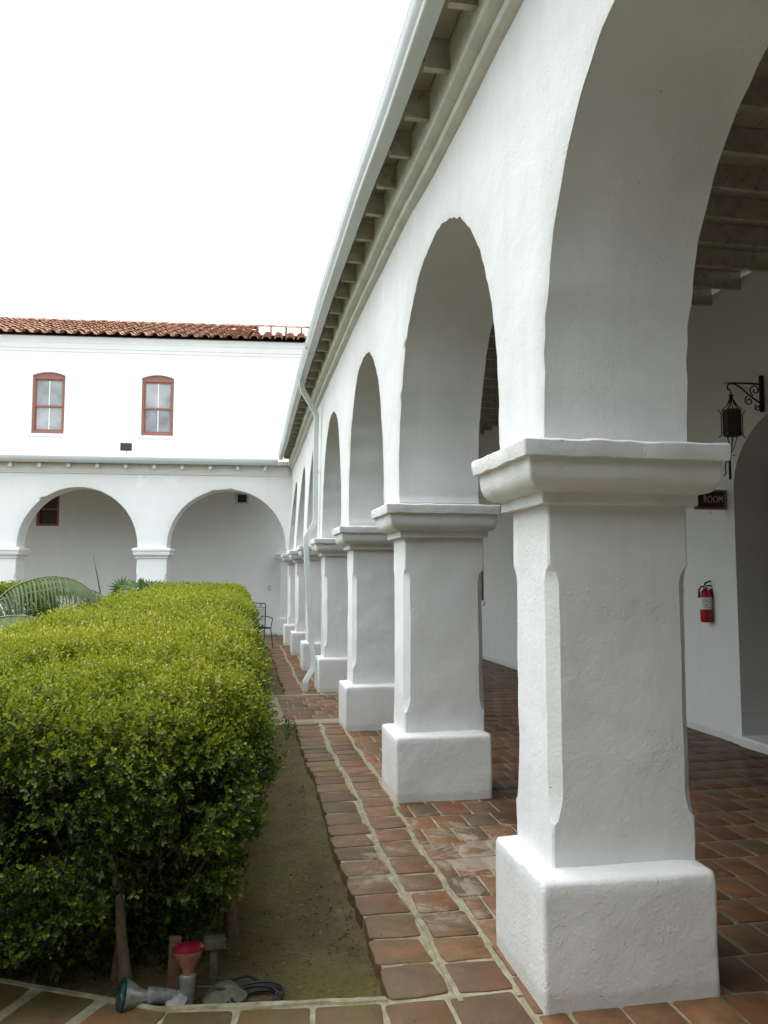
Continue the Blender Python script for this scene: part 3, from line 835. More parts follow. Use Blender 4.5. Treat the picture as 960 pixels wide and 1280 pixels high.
def hedge_foliage(parent, x0, x1, y0, y1, z0, z1, dens, lsize, rc=.2, skewx=None, sides='tfrl', clump=.06, sd=1., front_tilt=0., hollow=0., ztop_slope=0., per=8, warp=False, flat_y=False, side_n=1.):
    if warp: X0, X1 = -1.87, .2; SX = X1-X0; x0, x1 = X0, X1
    A = {'t': (x1-x0)*(y1-y0), 'f': (x1-x0)*(z1-z0), 'r': (y1-y0)*(z1-z0), 'l': (y1-y0)*(z1-z0), 'b': (x1-x0)*(z1-z0)}
    pts = []
    for s in sides:
        n = int(A[s]*dens); u, v = rng.random(n), rng.random(n)
        X = x0+(x1-x0)*u; Y = y0+(y1-y0)*u; Z = z0+(z1-z0)*v
        if s == 't': p = np.stack([X, y0+(y1-y0)*v, np.full(n, z1)], 1)
        if s == 'f': p = np.stack([X, np.full(n, y0), Z], 1)
        if s == 'b': p = np.stack([X, np.full(n, y1), Z], 1)
        if s == 'r': p = np.stack([np.full(n, x1), Y, Z], 1)
        if s == 'l': p = np.stack([np.full(n, x0), Y, Z], 1)
        pts.append(p)
    p = np.concatenate(pts)
    lo = np.array([x0+rc, y0+rc if not flat_y else y0-1, z0-5.]); hi = np.array([x1-rc, y1-rc if flat_y is not True and not (warp and not flat_y) else y1+1, z1-rc])
    q = np.clip(p, lo, hi); nn = unit(p-q); p = q+nn*rc
    # uneven clumps
    cl = nz(p, 5.5, sd)*.6+nz(p, 14., sd+3)*.4
    depth = rng.exponential(.07, len(p)); depth = np.minimum(depth, .36)
    p = p+nn*(cl*clump)[:, None]-nn*depth[:, None]
    keep = np.ones(len(p), bool)
    if hollow:
        hl = nz(p, 5.2, sd+9)*.7+nz(p, 12., sd+2)*.3
        side = 1-np.clip(nn[:, 2], 0, 1)
        keep &= ~((hl > (1.-hollow)) & (rng.random(len(p)) < side*.92))
        if True:
            for (hx, hz, rx, rz) in ((-.20, .46, .19, .13), (-.66, .60, .18, .08), (-.02, .74, .09, .06), (-1.05, .50, .10, .06)):
                e = ((p[:, 0]-hx)/rx)**2+((p[:, 2]-hz)/rz)**2+.5*nz(p, 9., sd+13)
                keep &= ~((e < 1.) & (p[:, 1] < 3.55) & (rng.random(len(p)) < .90))
            keep &= p[:, 2] > z0+.10*nz(p, 3., sd+5)+.05*nz(p, 11, sd)+.13*np.clip((p[:, 0]+.75)*2.5, 0, 1)*np.clip(1-(p[:, 1]-3.2)/1.2, 0, 1)
    p, nn, cl, depth = p[keep], nn[keep], cl[keep], depth[keep]
    n = len(p)
    if warp:
        t = (p[:, 0]-x0)/(x1-x0); p[:, 0] = left_x(p[:, 1])+(right_x(p[:, 1])-left_x(p[:, 1]))*t
        p[:, 2] += .035*nz(p*np.array([1, 1, 0]), 2.1, 3.)*np.clip(p[:, 2]*2-1, 0, 1)
        p[:, 0] -= .20*np.clip(1-p[:, 2]/.75, 0, 1)*np.clip(t*3-2, 0, 1)
        p[:, 2] += .0172*(p[:, 1]-3.2)*np.clip((p[:, 2])/z1, 0, 1)
    if front_tilt: p[:, 1] += front_tilt*np.clip(p[:, 2]-z0, 0, None)*np.clip(1-(p[:, 1]-y0)/1.5, 0, 1)
    if ztop_slope: p[:, 2] += ztop_slope*np.clip((p[:, 2]-z0)/(z1-z0), 0, 1)*(p[:, 1]-y0)
    if skewx: p[:, 0] += skewx*(p[:, 1]-y0)*np.clip((p[:, 0]-x0)/(x1-x0), 0, 1)
    sdn = unit(nn*.9+rng.normal(0, .55, (n, 3))+np.array([0, 0, .45]))       # shoot direction
    bases, dirs, nrms, Ls, tints = [], [], [], [], []
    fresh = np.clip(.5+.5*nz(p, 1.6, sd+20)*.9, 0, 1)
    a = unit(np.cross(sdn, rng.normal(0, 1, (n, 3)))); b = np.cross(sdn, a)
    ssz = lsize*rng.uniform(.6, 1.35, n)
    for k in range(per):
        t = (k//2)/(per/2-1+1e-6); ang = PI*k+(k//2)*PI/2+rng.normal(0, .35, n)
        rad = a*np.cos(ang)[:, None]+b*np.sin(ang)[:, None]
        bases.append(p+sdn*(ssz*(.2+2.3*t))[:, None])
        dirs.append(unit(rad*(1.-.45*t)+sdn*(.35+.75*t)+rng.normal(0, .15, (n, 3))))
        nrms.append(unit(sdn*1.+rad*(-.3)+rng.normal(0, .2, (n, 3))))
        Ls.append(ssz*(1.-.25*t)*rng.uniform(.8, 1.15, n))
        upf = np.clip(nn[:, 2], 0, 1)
        tints.append(np.clip(.16+.30*t+.34*upf*fresh+.16*upf+.09*rng.normal(0, 1, n)+.14*cl, 0, 1))  # new growth on tops and tips; top light and inner shade tinted in too
    base, d, nr, L, tn = map(np.concatenate, (bases, dirs, nrms, Ls, tints))
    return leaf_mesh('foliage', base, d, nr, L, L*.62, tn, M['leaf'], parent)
def hedge_wood(parent, x0, x1, y0, y1, z0, z1, stems, m, name='branch', twigs=220, seed=3):
    rnd = random.Random(seed)
    for (sx, sy, r) in stems:
        mb = MB(); p = Vector((sx, sy, -.08)); pts = [p.copy()]; d = Vector((rnd.uniform(-.2, .2), rnd.uniform(-.1, .2), 1))
        for k in range(7):
            p = p+d.normalized()*.13; d += Vector((rnd.uniform(-.3, .3), rnd.uniform(.0, .45), 0)); pts.append(p.copy())
        mb.tube(pts, [r*(1.35 if i == 0 else 1-.1*i) for i in range(len(pts))], 9)
        mb.build('trunk', M['bark'], parent, 60, rough=.004, rfreq=20)
    mb = MB()
    for k in range(twigs):
        x = rnd.uniform(x0+.08, x1-.30); y = y0+abs(rnd.gauss(0, .7)) if rnd.random() < .6 else rnd.uniform(y0, y1); y = min(y+.05, y1-.05)
        z = rnd.uniform(z0-.05, z1-.25); p = Vector((x, y, z)); d = Vector((rnd.uniform(-.6, .6), rnd.uniform(-.8, .3), rnd.uniform(.3, 1))); pts = [p.copy()]
        for j in range(5):
            p = p+d.normalized()*.06; d += Vector((rnd.uniform(-.4, .4),)*3)*.6; pts.append(p.copy())
        mb.tube(pts, [.006, .005, .004, .0035, .003, .002], 4, False)
    return tag(mb.build(name, M['twig'], parent, 60), kind='stuff')

h1 = thing('hedge', 'long clipped boxwood hedge filling the left foreground beside the brick walk, yellow-green on top', 'hedge')
def right_x(y): return np.interp(y, [3, 5, 8, 12, 17.5], [.11, .13, .19, .18, .13])
def left_x(y): return np.interp(y, [3, 10, 17.5], [-1.87, -1.85, -1.45])
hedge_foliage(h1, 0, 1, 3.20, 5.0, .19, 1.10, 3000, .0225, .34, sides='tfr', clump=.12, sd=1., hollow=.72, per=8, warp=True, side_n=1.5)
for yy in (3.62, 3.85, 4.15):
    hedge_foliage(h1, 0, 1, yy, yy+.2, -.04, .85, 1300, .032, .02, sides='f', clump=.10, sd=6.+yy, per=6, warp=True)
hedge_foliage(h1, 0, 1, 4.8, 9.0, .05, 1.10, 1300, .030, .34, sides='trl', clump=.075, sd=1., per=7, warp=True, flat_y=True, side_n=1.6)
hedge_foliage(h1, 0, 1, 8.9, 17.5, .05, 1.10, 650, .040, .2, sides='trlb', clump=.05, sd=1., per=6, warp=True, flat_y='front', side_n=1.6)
hedge_wood(h1, -1.8, .15, 3.35, 5, .2, 1.1, [(-.40, 3.44, .026), (-.46, 3.53, .018), (.0, 3.95, .03), (-1.0, 3.7, .035), (-1.5, 3.9, .03), (-.4, 4.6, .035), (-.9, 6, .04), (-.9, 8, .04), (-.9, 11, .04), (-.9, 14, .04)], M['bark'], twigs=420)
h3 = thing('hedge', 'darker clipped hedge at the far left behind the arching palm frond', 'hedge')
hedge_foliage(h3, -8.0, -3.35, 14.6, 16.2, .05, 1.38, 700, .042, .15, sides='tfrl', clump=.05, sd=7., per=6)
hedge_wood(h3, -8, -3.4, 14.7, 16, .1, 1.2, [(-4.5, 15.3, .04), (-6.5, 15.3, .04)], M['bark'], twigs=60, seed=9)

def sky_block_tree():  # tree added out of view to block low sky and darken the soffits
    r = thing('sky_block_tree', 'added leafy tree out of view, blocking low sky left of and behind the camera', 'tree', 'added trees out of view')
    mb = MB(); mb.tube([(0, 0, -.1), (.05, 0, 1.), (0, .1, 2.2), (.1, .05, 3.6)], [.2, .15, .12, .06], 10); mb.build('trunk', M['bark'], r, 60, rough=.01, rfreq=8)
    n = 6000; v = unit(rng.normal(0, 1, (n, 3))); rr = rng.random(n)**.35
    k = 1+.28*nz(v, 3., 2.)+.12*nz(v, 9., 4.)
    c = v*(rr*k)[:, None]*np.array([2.4, 2.4, 2.7])+np.array([0, 0, 3.5]); c = c[c[:, 2] > .5]; n = len(c)
    leaf_mesh('crown', c, rng.normal(0, 1, (n, 3)), unit(rng.normal(0, 1, (n, 3))), np.full(n, .26), np.full(n, .17), np.clip(.25+.15*rng.normal(0, 1, n), 0, .6), M['leaf'], r)
    return r
gt0 = sky_block_tree(); spots = [(-6.8, .8), (-6.4, -3.0), (-5.0, -6.6), (-1.6, -7.2), (-11.5, .5), (-10.5, -4.5), (-7.5, -9.5), (-2.5, -11.4), (-.7, -4.9), (-3.9, -3.9)]
for i, (x, y) in enumerate(spots):
    r = gt0
    if i:
        r = gt0.copy(); COL.objects.link(r)
        for c_ in gt0.children:
            c2 = c_.copy(); COL.objects.link(c2); c2.parent = r
    r.location = (x, y, 0); r.rotation_euler = (0, 0, i*1.9)

# palm: pinnate fronds
def frond(pts, nl, Lmax, droop, parent, seed, side_spread=.75, tint=(.3, .8), wid=.02, gravity=1.):
    rnd = random.Random(seed); pts = [Vector(p) for p in pts]
    def at(t):
        f = t*(len(pts)-1); i = min(int(f), len(pts)-2); u = f-i
        p0, p1, p2, p3 = pts[max(i-1, 0)], pts[i], pts[i+1], pts[min(i+2, len(pts)-1)]
        return .5*((2*p1)+(p2-p0)*u+(2*p0-5*p1+4*p2-p3)*u*u+(3*p1-p0-3*p2+p3)*u**3)
    root = bpy.data.objects.new('frond', None); COL.objects.link(root); root.parent = parent
    mb = MB(); q = [at(k/20) for k in range(21)]; mb.tube(q, [.014-.011*k/20 for k in range(21)], 6); mb.build('rachis', M['bark_green'], root, 60)
    mb = MB(); tn = []
    for k in range(nl):
        t = .06+.94*k/nl; p = at(t); tan = (at(min(1, t+.02))-at(max(0, t-.02))).normalized()
        side = tan.cross(Vector((0, 0, 1))); side = side.normalized() if side.length > .05 else Vector((1, 0, 0))
        L = Lmax*(.45+.55*math.sin(PI*min(1, t*1.05+.08)))*rnd.uniform(.9, 1.08)
        for sg in (-1, 1):
            d = (side*sg*side_spread+tan*.32+Vector((0, 0, -.5))).normalized(); pp = p.copy(); rs = []; ns = 6
            for j in range(ns+1):
                u = j/ns; wv = wid*(1-u)**.6*min(1, u*6+.35)+.0008
                nrm = d.cross(Vector((0, 0, 1))); nrm = nrm.normalized() if nrm.length > .02 else side
                rs.append((pp+nrm*wv*.5, pp+Vector((0, 0, -.25*wv)), pp-nrm*wv*.5))
                pp = pp+d*(L/ns); d = (d+Vector((0, 0, -droop*(.3+u)))).normalized()
            vs = [a for r_ in rs for a in r_]; fs = []
            for j in range(ns): fs += [(3*j, 3*j+1, 3*j+4, 3*j+3), (3*j+1, 3*j+2, 3*j+5, 3*j+4)]
            mb.add(vs, fs); tn += [rnd.uniform(*tint)]*len(vs)
    o = mb.build('leaflets', M['palm'], root, 60, recalc=False)
    a = o.data.attributes.new('tint', 'FLOAT', 'POINT'); a.data.foreach_set('value', np.array(tn[:len(o.data.vertices)], np.float32))
M['bark_green'] = plain('green_stalk', (.16, .17, .07), .6)
palm = thing('feather_palm', 'feather palm with one long arching grey-green frond behind the near hedge', 'palm')
PY = 9.6
frond([(-2.75, PY, 1.05), (-2.70, PY+.05, 1.22), (-2.5, PY+.1, 1.46), (-2.2, PY+.1, 1.58), (-1.93, PY+.1, 1.585), (-1.72, PY+.1, 1.50), (-1.55, PY+.1, 1.34)], 40, .55, .34, palm, 1, wid=.034)
frond([(-2.85, PY-.4, .95), (-2.6, PY-.5, 1.12), (-2.3, PY-.6, 1.185), (-2.05, PY-.7, 1.17), (-1.85, PY-.75, 1.10)], 34, .42, .5, palm, 2, wid=.030)
frond([(-2.75, PY+.1, 1.0), (-2.9, PY+.5, 1.25), (-2.2, PY+1.1, 1.45), (-1.8, PY+1.4, 1.40), (-1.6, PY+1.5, 1.2)], 26, .40, .35, palm, 3, wid=.035, tint=(.6, 1.))
frond([(-2.8, PY, 1.0), (-3.1, PY-.2, 1.2), (-3.6, PY-.4, 1.3), (-4.1, PY-.6, 1.15)], 24, .45, .4, palm, 4, wid=.04)
mb = MB(); mb.tube([(-2.78, PY, -.08), (-2.8, PY, .3), (-2.77, PY, .7), (-2.76, PY, 1.06)], [.09, .07, .06, .03], 10); mb.build('trunk', M['bark'], palm, 60, rough=.006, rfreq=14)
mb = MB(); mb.tube([(-2.58, PY-.6, .6), (-2.57, PY-.6, 1.0), (-2.555, PY-.6, 1.28), (-2.55, PY-.6, 1.32)], [.022, .03, .02, .004], 8); mb.build('dry_stalk', M['stakewood'], palm, 60)
def fan_leaf(mb, tn, c, axis, nrm, R, nseg, rnd):
    axis = Vector(axis).normalized(); nrm = Vector(nrm).normalized(); side = axis.cross(nrm).normalized()
    for k in range(nseg):
        a = math.radians(-115+230*k/(nseg-1)); d = axis*math.cos(a)+side*math.sin(a)
        L = R*(.75+.25*math.cos(a*.6))*rnd.uniform(.9, 1.05); w = .028; sd_ = d.cross(nrm).normalized()
        c0 = Vector(c); droop = Vector((0, 0, -.12*L))
        vs = [c0, c0+d*L*.5-sd_*w, c0+d*L*.5+nrm*.006, c0+d*L*.5+sd_*w, c0+d*L+droop]
        mb.add(vs, [(0, 1, 2), (0, 2, 3), (1, 4, 2), (2, 4, 3)]); tn += [rnd.uniform(0, 1)]*5
fp = thing('fan_palm', 'small fan palm with spiky dark leaves between the two hedges left of the pier', 'palm')
rnd = random.Random(4)
FX, FY = -2.1, 18.0
for (dx, dy, z, ax, nr, R) in ((.0, 0, 1.34, (-.9, -.3, .15), (.1, -.6, .8), .42), (.28, .1, 1.34, (1, -.2, .05), (0, -.5, .85), .52), (.1, -.1, 1.30, (.3, -.6, .5), (0, -.8, .5), .36), (-.3, .1, 1.30, (-.6, 0, .6), (0, -.9, .3), .36), (.45, .2, 1.24, (.7, .1, .5), (-.2, -.9, .3), .36), (.2, .3, 1.31, (.2, .2, .9), (0, -1, .1), .28)):
    mb = MB(); tn = []; fan_leaf(mb, tn, (FX+dx, FY+dy, z), ax, nr, R, 16, rnd)
    o = mb.build('fan_leaf', M['fanpalm'], fp, None, recalc=False)
    a = o.data.attributes.new('tint', 'FLOAT', 'POINT'); a.data.foreach_set('value', np.array(tn, np.float32))
    mb = MB(); mb.tube([(FX+.05, FY+.1, .3), (FX+dx*.5+.03, FY+dy*.5, 1.0), (FX+dx, FY+dy, z)], [.012, .009, .007], 6); mb.build('stalk', M['bark_green'], o, 60)
mb = MB(); mb.tube([(FX+.05, FY+.1, -.08), (FX+.05, FY+.1, .35)], [.08, .06], 9); mb.build('trunk', M['bark'], fp, 60)
mb = MB(); mb.tube([(-2.85, 18.2, 1.1), (-2.93, 18.2, 1.5), (-3.05, 18.2, 2.06)], [.016, .012, .002], 6); mb.build('spear_leaf', M['fanpalm'], fp, 60)

# little weeds on the bed edge
wd = thing('weed', 'small green weed growing against the brick edging near the cross path', 'weed', None)
n = 90
c = np.stack([rng.normal(.56, .035, n), rng.normal(8.45, .22, n), rng.uniform(-.05, .10, n)], 1); c[:, 0] = np.minimum(c[:, 0], .62)
leaf_mesh('leaves', c, rng.normal(0, .6, (n, 3))+np.array([0, 0, .7]), unit(rng.normal(0, 1, (n, 3))), np.full(n, .035), np.full(n, .017), rng.random(n), M['weed'], wd)
mb = MB(); mb.tube([(.56, 8.45, -.07), (.55, 8.45, .05)], [.005, .003], 5); mb.build('stem', M['bark_green'], wd)

# tufts of moss and grass blades on the soil
n = 1500
c = np.stack([rng.uniform(-.05, .58, n), rng.uniform(3.2, 8.8, n), np.full(n, -.062)], 1)
kp = (nz(c, 3.1, 2.) > .15)&((rng.random(n) < .25)|(c[:, 0] > .5)); c = c[kp]; n = len(c)
c[:, 2] = -.06
o = leaf_mesh('grass_tufts', c, rng.normal(0, .5, (n, 3))+np.array([0, 0, .6]), unit(rng.normal(0, 1, (n, 3))), rng.uniform(.012, .03, n), np.full(n, .006), rng.random(n), M['weed'], None); tag(o, 'sparse short grass and moss on the bare soil strip', 'grass', kind='stuff')
M['litter'] = mk_leaf('dry_leaf', [(0, (.05, .03, .012)), (.6, (.16, .10, .04)), (1, (.26, .20, .08))], .1, .8)
n = 900
c = np.stack([rng.uniform(-1.6, .6, n), 3.2+np.abs(rng.normal(0, 2.2, n)), np.full(n, -.05)], 1); c = c[(c[:, 1] < 8.8)]; n = len(c)
dd = rng.normal(0, 1, (n, 3)); dd[:, 2] *= .25
o = leaf_mesh('leaf_litter', c, dd, unit(rng.normal(0, .3, (n, 3))+np.array([0, 0, 1])), rng.uniform(.010, .026, n), rng.uniform(.006, .013, n), rng.random(n), M['litter'], None); tag(o, 'dry fallen leaves scattered on the soil under the hedge', 'leaf litter', kind='stuff')
n = 130
c = np.stack([rng.uniform(.6, 1.6, n), rng.uniform(2.6, 9, n), np.full(n, .003)], 1); dd = rng.normal(0, 1, (n, 3)); dd[:, 2] *= .2
o = leaf_mesh('path_crumbs', c, dd, unit(rng.normal(0, .3, (n, 3))+np.array([0, 0, 1])), rng.uniform(.005, .013, n), rng.uniform(.004, .008, n), rng.random(n), M['litter'], None); tag(o, 'tiny dry leaf crumbs on the brick walk', 'leaf litter', kind='stuff')
# fallen leaves and crumbs on the soil
mb = MB(); rnd = random.Random(12)
for k in range(260):
    x, y = rnd.uniform(-.3, .57), 3.22+abs(rnd.gauss(0, 2.)); r = rnd.uniform(.003, .008)
    if y > 8.7: continue
    mb.lathe([(.0005, -r*.5), (r, 0), (r*.6, r*.6), (.0005, r*.8)], 5, (x, y, -.058), Matrix.Rotation(rnd.uniform(0, 6), 3, 'Z'))
o = mb.build('soil_crumbs', M['dirt']); tag(o, 'small crumbs and pebbles scattered on the soil strip', 'gravel', kind='stuff')

# ------------------------------------------------------------------ garden spotlights with red and green lamps
sp = thing('garden_spotlight', 'twin garden spotlight with red and green lamps lying under the near hedge', 'spotlight')
def par_lamp(mtx, o, body, lens, name):
    mb = MB(); mb.lathe([(.020, .0), (.022, .03), (.024, .045), (.040, .07), (.052, .095), (.057, .108), (.058, .113)], 24, o, mtx); b = mb.build(name, body, sp, 40)
    mb = MB(); mb.lathe([(.0585, .110), (.061, .114), (.061, .120), (.052, .128), (.03, .134), (.001, .136)], 24, o, mtx); mb.build('lens', lens, b, 40)
    mb = MB(); mb.lathe([(.012, -.085), (.024, -.08), (.026, -.06), (.031, -.002), (.032, .0), (.032, .02), (.028, .024)], 20, o, mtx); mb.build('socket', M['tin'], b, 40)
RX, RY = -.165, 3.30
par_lamp(Matrix.Rotation(math.radians(-9), 3, 'X'), (RX+.004, RY, .045), M['amber_glass'], M['red_glass'], 'red_lamp')
mg = Matrix.Rotation(math.radians(-78), 3, 'Y') @ Matrix.Rotation(math.radians(12), 3, 'X')
par_lamp(mg, (-.285, RY-.03, .015), M['silver'], M['green_glass'], 'green_lamp')
mb = MB(); mb.lathe([(.001, -.05), (.042, -.045), (.044, 0), (.04, .012), (.001, .018)], 20, (RX-.035, RY-.035, -.01), Matrix.Rotation(math.radians(25), 3, 'X')); mb.build('junction_box', M['tin'], sp, 40)
mb = MB(); mb.tube([(RX-.035, RY-.03, 0), (RX-.02, RY-.02, .0), (RX-.003, RY-.01, .01)], .012, 8); mb.tube([(RX-.04, RY-.03, 0), (RX-.08, RY-.03, .002), (-.215, RY-.03, .0)], .010, 8); mb.build('swivel_arm', M['tin'], sp, 40)
mb = MB(); mb.box(-.022, .022, -.012, .012, -.22, .22)
o = mb.build('wooden_stake', M['stakewood'], None, bevel=.002); o.location = (RX-.055, RY+.065, -.035); o.rotation_euler = (0, .03, .2); tag(o, 'short brown wooden stake standing behind the red lamp', 'stake')
mb = MB(); mb.box(-.045, .045, -.03, .03, -.02, .02); o = mb.build('outlet_box', M['block'], None, bevel=.004, rough=.002); 
o.location = (RX+.10, RY+.22, .085); o.rotation_euler = (0, .05, .15); tag(o, 'small grey-green outlet box on a post behind the red lamp', 'box')
mb = MB(); mb.box(-.015, .015, -.012, .012, -.16, -.0205); pp = mb.build('post', M['block'], o); 
# coiled cable
mb = MB(); pts = []
cx, cy = .10, 3.275
for k in range(5*28):
    t = 2*PI*k/28; r = .072+.010*math.sin(k*.13)+.004*(k//28); pts.append((cx+r*1.15*math.cos(t)+.008*math.sin(k*.05), cy+r*math.sin(t)*.95, -.043+.007*(k//28)+.006*math.sin(t*1.0+1)))
mb.tube(pts, .0055, 7)
mb.tube([(cx-.08, cy+.02, -.035), (cx-.12, cy+.03, .0), (cx-.18, cy+.03, .015), (RX-.0, RY+.02, .012)], .005, 6)
mb.tube([(cx+.02, cy+.07, -.04), (cx+.03, cy+.12, -.03), (cx-.03, cy+.16, -.02), (cx-.12, cy+.15, -.03)], .005, 6)
o = mb.build('coiled_cable', M['rubber'], None, 60); tag(o, 'coil of thin black cable lying on the soil beside the spotlights', 'cable')
mb = MB(); mb.lathe([(.001, -.05), (.075, -.04), (.085, .0), (.05, .035), (.001, .045)], 12, (-.02, 3.33, -.04)); o = mb.build('stone', M['block'], None, 50, rough=.012, rfreq=14); tag(o, 'rounded mossy stone on the soil between lamp and cable coil', 'stone')

# ------------------------------------------------------------------ floodlight on the wing roof
fl = thing('floodlight', 'small dark floodlight on a stand above the far gallery roof', 'floodlight')
def at_w(s, d, z): return Vector(fw(s, d, z))
b0 = at_w(3.90, .05, 4.36)
mb = MB(); mb.lathe([(.05, 0), (.05, .015), (.012, .02), (.012, .24), (.02, .25)], 12, b0); mb.build('stand', M['plastic'], fl, 40)
mb = MB(); c = b0+Vector((0, 0, .33))
rs = []
for (dy, sx, sz) in ((-.09, .125, .085), (-.08, .135, .095), (.03, .125, .085), (.09, .08, .05)):
    rs.append([c+Vector((a*sx, dy, b*sz)) for a, b in ((-1, -1), (1, -1), (1, 1), (-1, 1))])
mb.loft(rs); mb.build('lamp_head', M['dark'], fl, bevel=.006)
mb = MB(); mb.box(c.x-.11, c.x+.11, c.y-.096, c.y-.0905, c.z-.07, c.z+.07); mb.build('lens', M['dark'], fl)

# ------------------------------------------------------------------ things on the inner wall
lan = thing('wall_lantern', 'black wrought iron lantern hanging from a scrolled bracket over the doorway', 'lantern')
LX, LY = 4.42, 6.5
def spiral(c, r0, turns, ax, sgn=1, start=0, n=26):
    pts = []
    for k in range(n):
        t = k/(n-1); a = start+sgn*turns*2*PI*t; r = r0*(1-.78*t)
        pts.append((c[0]+ax*r*math.cos(a), c[1], c[2]+r*math.sin(a)))
    return pts
br = MB()
br.box(4.715, 4.745, LY-.014, LY+.014, 3.10, 3.44)
br.tube([(4.73, LY, 3.36), (4.6, LY, 3.362), (4.45, LY, 3.36), (4.34, LY, 3.355)], [.009, .009, .008, .003], 6)
br.tube([(4.72, LY, 3.18), (4.62, LY, 3.24), (4.52, LY, 3.32), (4.46, LY, 3.352), (4.42, LY, 3.355), (4.39, LY, 3.34), (4.385, LY, 3.31), (4.40, LY, 3.29)], .008, 6)
br.tube(spiral((4.665, LY, 3.30), .055, 1.3, -1, 1, -1.2), .006, 6)
br.tube(spiral((4.60, LY, 3.20), .045, 1.2, -1, -1, 1.2), .006, 6)
br.tube(spiral((4.69, LY, 3.14), .032, 1.2, -1, -1, .8), .006, 6)
br.build('bracket', M['black'], lan, 60)
lc = Vector((4.42, LY, 2.985))          # body centre
hb, hh = .072, .125
mb = MB(); mb.tube([(4.41, LY, 3.30), (4.415, LY, 3.27), (4.42, LY, 3.24)], .006, 6); mb.lathe([(.004, 3.20), (.018, 3.215), (.014, 3.235), (.028, 3.242), (.01, 3.252), (.004, 3.262)], 10, (4.42, LY, 0))
for k in range(8):
    a = 2*PI*k/8; mb.tube([(4.42+.012*math.cos(a), LY+.012*math.sin(a), 3.215), (4.42+hb*.6*math.cos(a), LY+hb*.6*math.sin(a), 3.15), (4.42+hb*1.2*math.cos(a), LY+hb*1.2*math.sin(a), 3.11)], .0045, 5)
mb.build('hanging_cage', M['black'], lan, 60)
mb = MB(); mb.loft([[(lc.x+hb*q*math.cos(PI/6+PI/3*k), lc.y+hb*q*math.sin(PI/6+PI/3*k), z) for k in range(6)] for q, z in ((.95, 2.865), (1.12, 2.87), (1.12, 2.885), (1.0, 2.89), (1.0, 3.085), (1.12, 3.09), (1.15, 3.108), (.9, 3.112))]); mb.build('lantern_body', M['dark_glass'] if 'dark_glass' in M else M['door'], lan)
mb = MB()
for k in range(6):
    a = PI/6+PI/3*k; x, y = lc.x+hb*1.03*math.cos(a), lc.y+hb*1.03*math.sin(a)
    mb.tube([(x, y, 2.87), (x, y, 3.10)], .005, 5)
for sg in (-1, 1):
    x = lc.x+sg*(hb+.035)
    mb.tube([(x+sg*.025, LY, 2.85), (x+sg*.004, LY, 2.875), (x, LY, 2.90), (x, LY, 3.06), (x+sg*.006, LY, 3.085), (x+sg*.03, LY, 3.105)], .0045, 6)
    mb.tube([(x, LY, 2.90), (lc.x+sg*hb, LY, 2.90)], .004, 5); mb.tube([(x, LY, 3.06), (lc.x+sg*hb, LY, 3.06)], .004, 5)
mb.build('side_scroll', M['black'], lan, 60)
mb = MB()
for k in range(6):
    a = PI/3*k; mb.tube([(lc.x+.05*math.cos(a), lc.y+.05*math.sin(a), 2.868), (lc.x+.02*math.cos(a)-.01, lc.y+.02*math.sin(a), 2.76), (lc.x-.025, lc.y, 2.70)], .004, 5)
mb.box(lc.x-.045, lc.x-.029, LY-.008, LY+.008, 2.47, 2.70)
mb.tube([(lc.x-.045, LY, 2.66), (lc.x-.075, LY, 2.62), (lc.x-.085, LY, 2.575), (lc.x-.075, LY, 2.53), (lc.x-.10, LY, 2.50)], .005, 6)
mb.tube([(lc.x-.10, LY, 2.665), (lc.x+.02, LY, 2.695)], .004, 5)
mb.build('drop_finial', M['black'], lan, 60)

sg = thing('hanging_sign', 'small maroon framed sign with pale letters beside the near pier capital', 'sign')
SY = 7.12; sx0, sx1, sz0, sz1 = 4.40, 4.74, 2.25, 2.445
mb = MB(); t = .02
mb.box(sx0, sx1, SY-.016, SY+.016, sz0, sz0+t); mb.box(sx0, sx1, SY-.016, SY+.016, sz1-t, sz1); mb.box(sx0, sx0+t, SY-.016, SY+.016, sz0+t+.0005, sz1-t-.0005); mb.box(sx1-t, sx1, SY-.016, SY+.016, sz0+t+.0005, sz1-t-.0005)
mb.build('sign_frame', M['sign_frame'], sg)
mb = MB(); mb.box(sx0+t, sx1-t, SY-.010, SY+.010, sz0+t, sz1-t); bd = mb.build('sign_board', M['sign_board'], sg)
fc = bpy.data.curves.new('letters', 'FONT'); fc.body = 'ROOM'; fc.size = .098; fc.extrude = .0015; fc.align_x = 'CENTER'; fc.align_y = 'CENTER'; fc.space_character = 1.02
to = bpy.data.objects.new('tmp', fc); COL.objects.link(to); bpy.context.view_layer.update()
me = bpy.data.meshes.new_from_object(to); bpy.data.objects.remove(to)
me.materials.clear(); me.materials.append(M['sign_text'])
lo = bpy.data.objects.new('letters', me); COL.objects.link(lo); lo.parent = bd
lo.rotation_euler = (PI/2, 0, 0); lo.location = (4.60, SY-.0125, 2.348); lo.scale = (.72, 1, 1)
mb = MB(); mb.tube([(4.735, SY, 2.35), (4.76, SY, 2.35)], .012, 8); mb.tube([(4.57, SY, 2.249), (4.572, SY, 2.215), (4.565, SY, 2.205)], .0025, 5); mb.build('fixing', M['black'], sg, 60)

